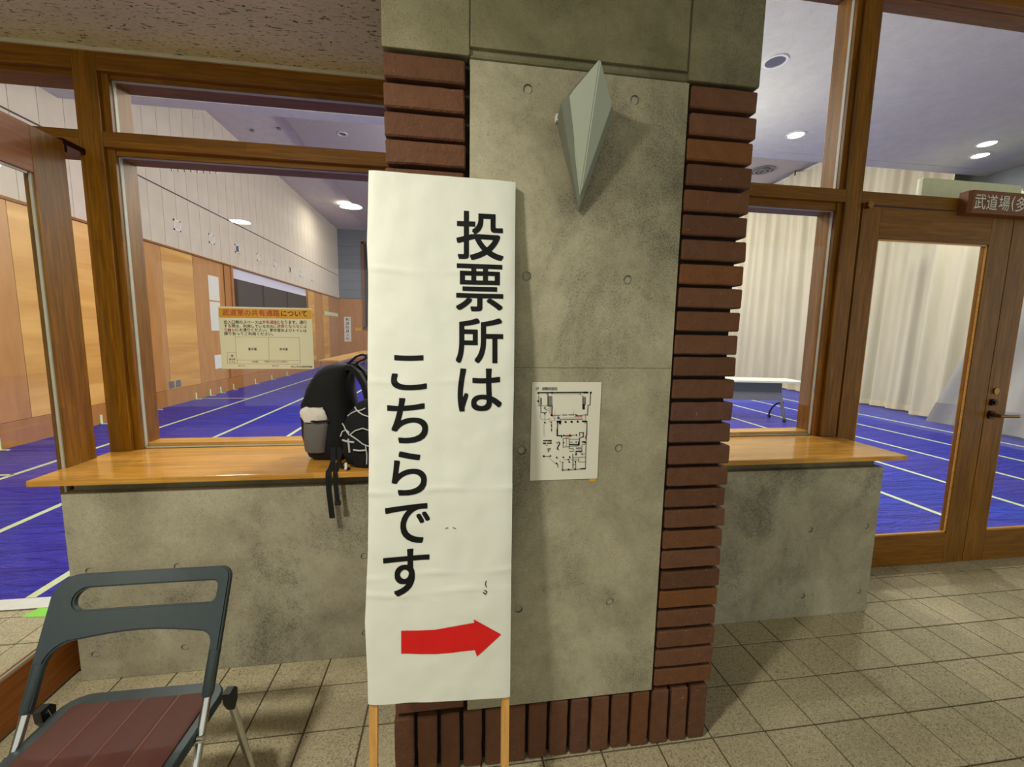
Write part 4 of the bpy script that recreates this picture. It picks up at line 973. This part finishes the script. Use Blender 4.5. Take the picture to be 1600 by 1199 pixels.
for a in (.15, 1.42):
    mk('leg', MB().tube([tp(a, .34, .67), tp(a, .42, .4), tp(a + .03, .52, .06)], .025, 10), MT['steel'], tt, True)
    mk('leg', MB().tube([tp(a + .08, .38, .33), tp(a, .33, .30), tp(a, .2, .22), tp(a, .12, .12), tp(a, .1, .06)], .014, 8), MT['black'], tt, True)
    for b in (.52, .1): mk('castor', MB().cyl(tp(a - .01 + (.03 if b > .3 else 0), b, .032), tp(a + .02 + (.03 if b > .3 else 0), b, .032), .028, 14), MT['black'], tt, True)

# ---- ceiling fittings
def ring(mb, c, r0, r1, z0, z1, n=36):
    x, y = c
    prof_ = [(r0, z1), (r1, z1), (r1, z0), (r0, z0)]
    rg = [[Vector((x + r * math.cos(2 * math.pi * k / n), y + r * math.sin(2 * math.pi * k / n), z)) for k in range(n)] for r, z in prof_]
    rg.append(rg[0]); return mb.loft(rg, cap=False)
def downlight(x, y, z, r, label, lit, group):
    t = thing('downlight', label, 'light', (x, y, z), group)
    mk('trim_ring', ring(MB(), (x, y), r * .86, r * 1.08, z - .012, z + .002), MT['whitep'], t, True)
    mk('lens', MB().cyl((x, y, z - .004), (x, y, z + .001), r * .86, 28), MT['lit'] if lit else plain('unlit reflector', (120, 120, 124), .3, .5), t, True)
G1 = 'round downlights in the hall ceiling'
downlight(3.46, 4.44, 4.4, .115, 'unlit round downlight in the grey ceiling right of the pillar', False, G1)
downlight(5.0, 5.86, 4.4, .12, 'glowing downlight left of the tall wooden post, above the right window', True, G1)
downlight(8.0, 5.6, 4.4, .12, 'upper of two close glowing discs over the glazed doors', True, G1)
downlight(8.4, 5.95, 4.4, .12, 'lower of two close glowing discs over the glazed doors', True, G1)  # one disc of this close pair is a glass reflection, built as a downlight
downlight(-3.8, 16.3, 5.86, .235, 'large glowing round downlight high in the hall, left of the sign board', True, G1)
downlight(-2.47, 10.48, 5.86, .1, 'tiny unlit downlight seen through the left transom glass', False, G1)
t = thing('ceiling_diffuser', 'round air diffuser in the far ceiling, beside the pillar edge', 'vent', (8.15, 10.6, 5.86))
for r in (.3, .2, .11): mk('ring', ring(MB(), (8.15, 10.6), r - .035, r, 5.835 - .03 * (r < .25), 5.862), MT['steel'], t, True)
for i, (x, y) in enumerate(((-4.55, 10.9), (-3.9, 10.7))):
    tag(mk('ceiling_sensor', MB().cyl((x, y, 5.93), (x, y, 5.97), .04, 14), MT['steel'], None, True), ('left' if i == 0 else 'right') + ' one of two small dark ceiling dots seen through the left transom', 'sensor', 'small sensors in the hall ceiling')

# ---- small fittings on the hall walls
posn = ['nearest to the window post', 'second from the window post', 'third from the window post', 'fourth from the window post', 'fifth from the window post', 'sixth from the window post', 'seventh from the window post', 'eighth from the window post', 'farthest from the window post']
for i, y in enumerate((7.82, 8.93, 10.07, 11.15, 12.29, 13.35, 14.47, 15.44, 16.62)):
    t = thing('wall_plate', 'small square plate on the upper hall wall, ' + posn[i], 'plate', (HX, y, 3.34), 'square plates along the upper left hall wall')
    q = .1; f_ = MB().box(HX, HX + .012, y - q, y + q, 3.34 + q - .03, 3.34 + q).box(HX, HX + .012, y - q, y + q, 3.34 - q, 3.34 - q + .03).box(HX, HX + .012, y - q, y - q + .03, 3.34 - q, 3.34 + q).box(HX, HX + .012, y + q - .03, y + q, 3.34 - q, 3.34 + q)
    mk('frame', f_, MT['tape_w'], t); mk('cover', MB().box(HX, HX + .006, y - q + .03, y + q - .03, 3.34 - q + .03, 3.34 + q - .03), MT['panel'] if i % 3 else MT['joint'], t)
brs = [5.35, 6.75, 7.9, 9.05, 9.55, 9.95, 10.5, 11.6, 12.6, 13.7]
for i, y in enumerate(brs):
    tag(mk('wall_bracket', MB().box(HX + .035, HX + .045, y, y + .04, .0, .14).box(HX + .035, HX + .13, y, y + .04, .004, .012), MT['tape']),
        'pale angle bracket at the foot of the hall wall, number %s from the entrance' % ['one', 'two', 'three', 'four', 'five', 'six', 'seven', 'eight', 'nine', 'ten'][i], 'bracket', 'angle brackets along the left hall skirting')
def wallsheet(y0, y1, z0, z1, label, mt): tag(mk('wall_sheet', MB().box(HX + .02, HX + .024, y0, y1, z0, z1), mt), label, 'paper', 'papers on the left hall wall')
wallsheet(9.8, 10.2, 2.03, 2.55, 'upper white paper on the timber hall wall above the notice', MT['paper2'])
wallsheet(9.8, 10.2, 1.38, 2.0, 'lower white paper on the timber hall wall, left of the notice', MT['paper2'])
wallsheet(9.85, 10.25, .55, .85, 'pale paper low on the hall wall below the notice', MT['whitep'])
t = thing('wall_socket', 'double grey wall socket low on the honey coloured panel', 'socket', (HX, 8.45, .38))
for y in (8.33, 8.52): mk('socket_plate', MB().box(HX + .02, HX + .03, y, y + .13, .32, .45, b=.003), MT['steel'], t)
vs_ = thing('vertical_sign', 'narrow white vertical name strip on the far brown hall wall', 'sign', (-4.8, 20.28, 1))
mk('board', MB().box(-4.96, -4.66, 20.265, 20.285, .93, 2.07), MT['paper2'], vs_)
VP = Plane((0, 20.264, 0), (1, 0, 0), (0, 0, 1), (0, -1, 0)); vt = MB()
for i, c in enumerate('剣道防具入れ'): z = 1.88 - i * .178; ptext(vt, VP, c, -4.89, z - .0, -4.73, z + .145, .002, .004)
mk('lettering', vt, MT['ink'], vs_)
tag(mk('wall_card', MB().box(-4.47, -4.2, 20.265, 20.285, 1.42, 1.58), MT['gold']), 'small yellow card on the far wall, right of the vertical sign', 'card')
tag(mk('wall_banner', MB().box(HX + .02, HX + .03, 17.9, 19.9, 2.05, 2.2), MT['tape']), 'pale green strip high on the timber wall near the far corner', 'strip')
# lobby downlight fittings (the lamps that throw the shadows)
for o in D.objects:
    if o.type == 'MESH' and o.parent and o.name.split('.')[0] in ('black_text', 'red_text', 'pen_mark', 'thin_lines', 'grey_area', 'plan_lines', 'route_marks', 'title', 'lettering', 'outline_lines'):
        o['kind'] = 'stuff'
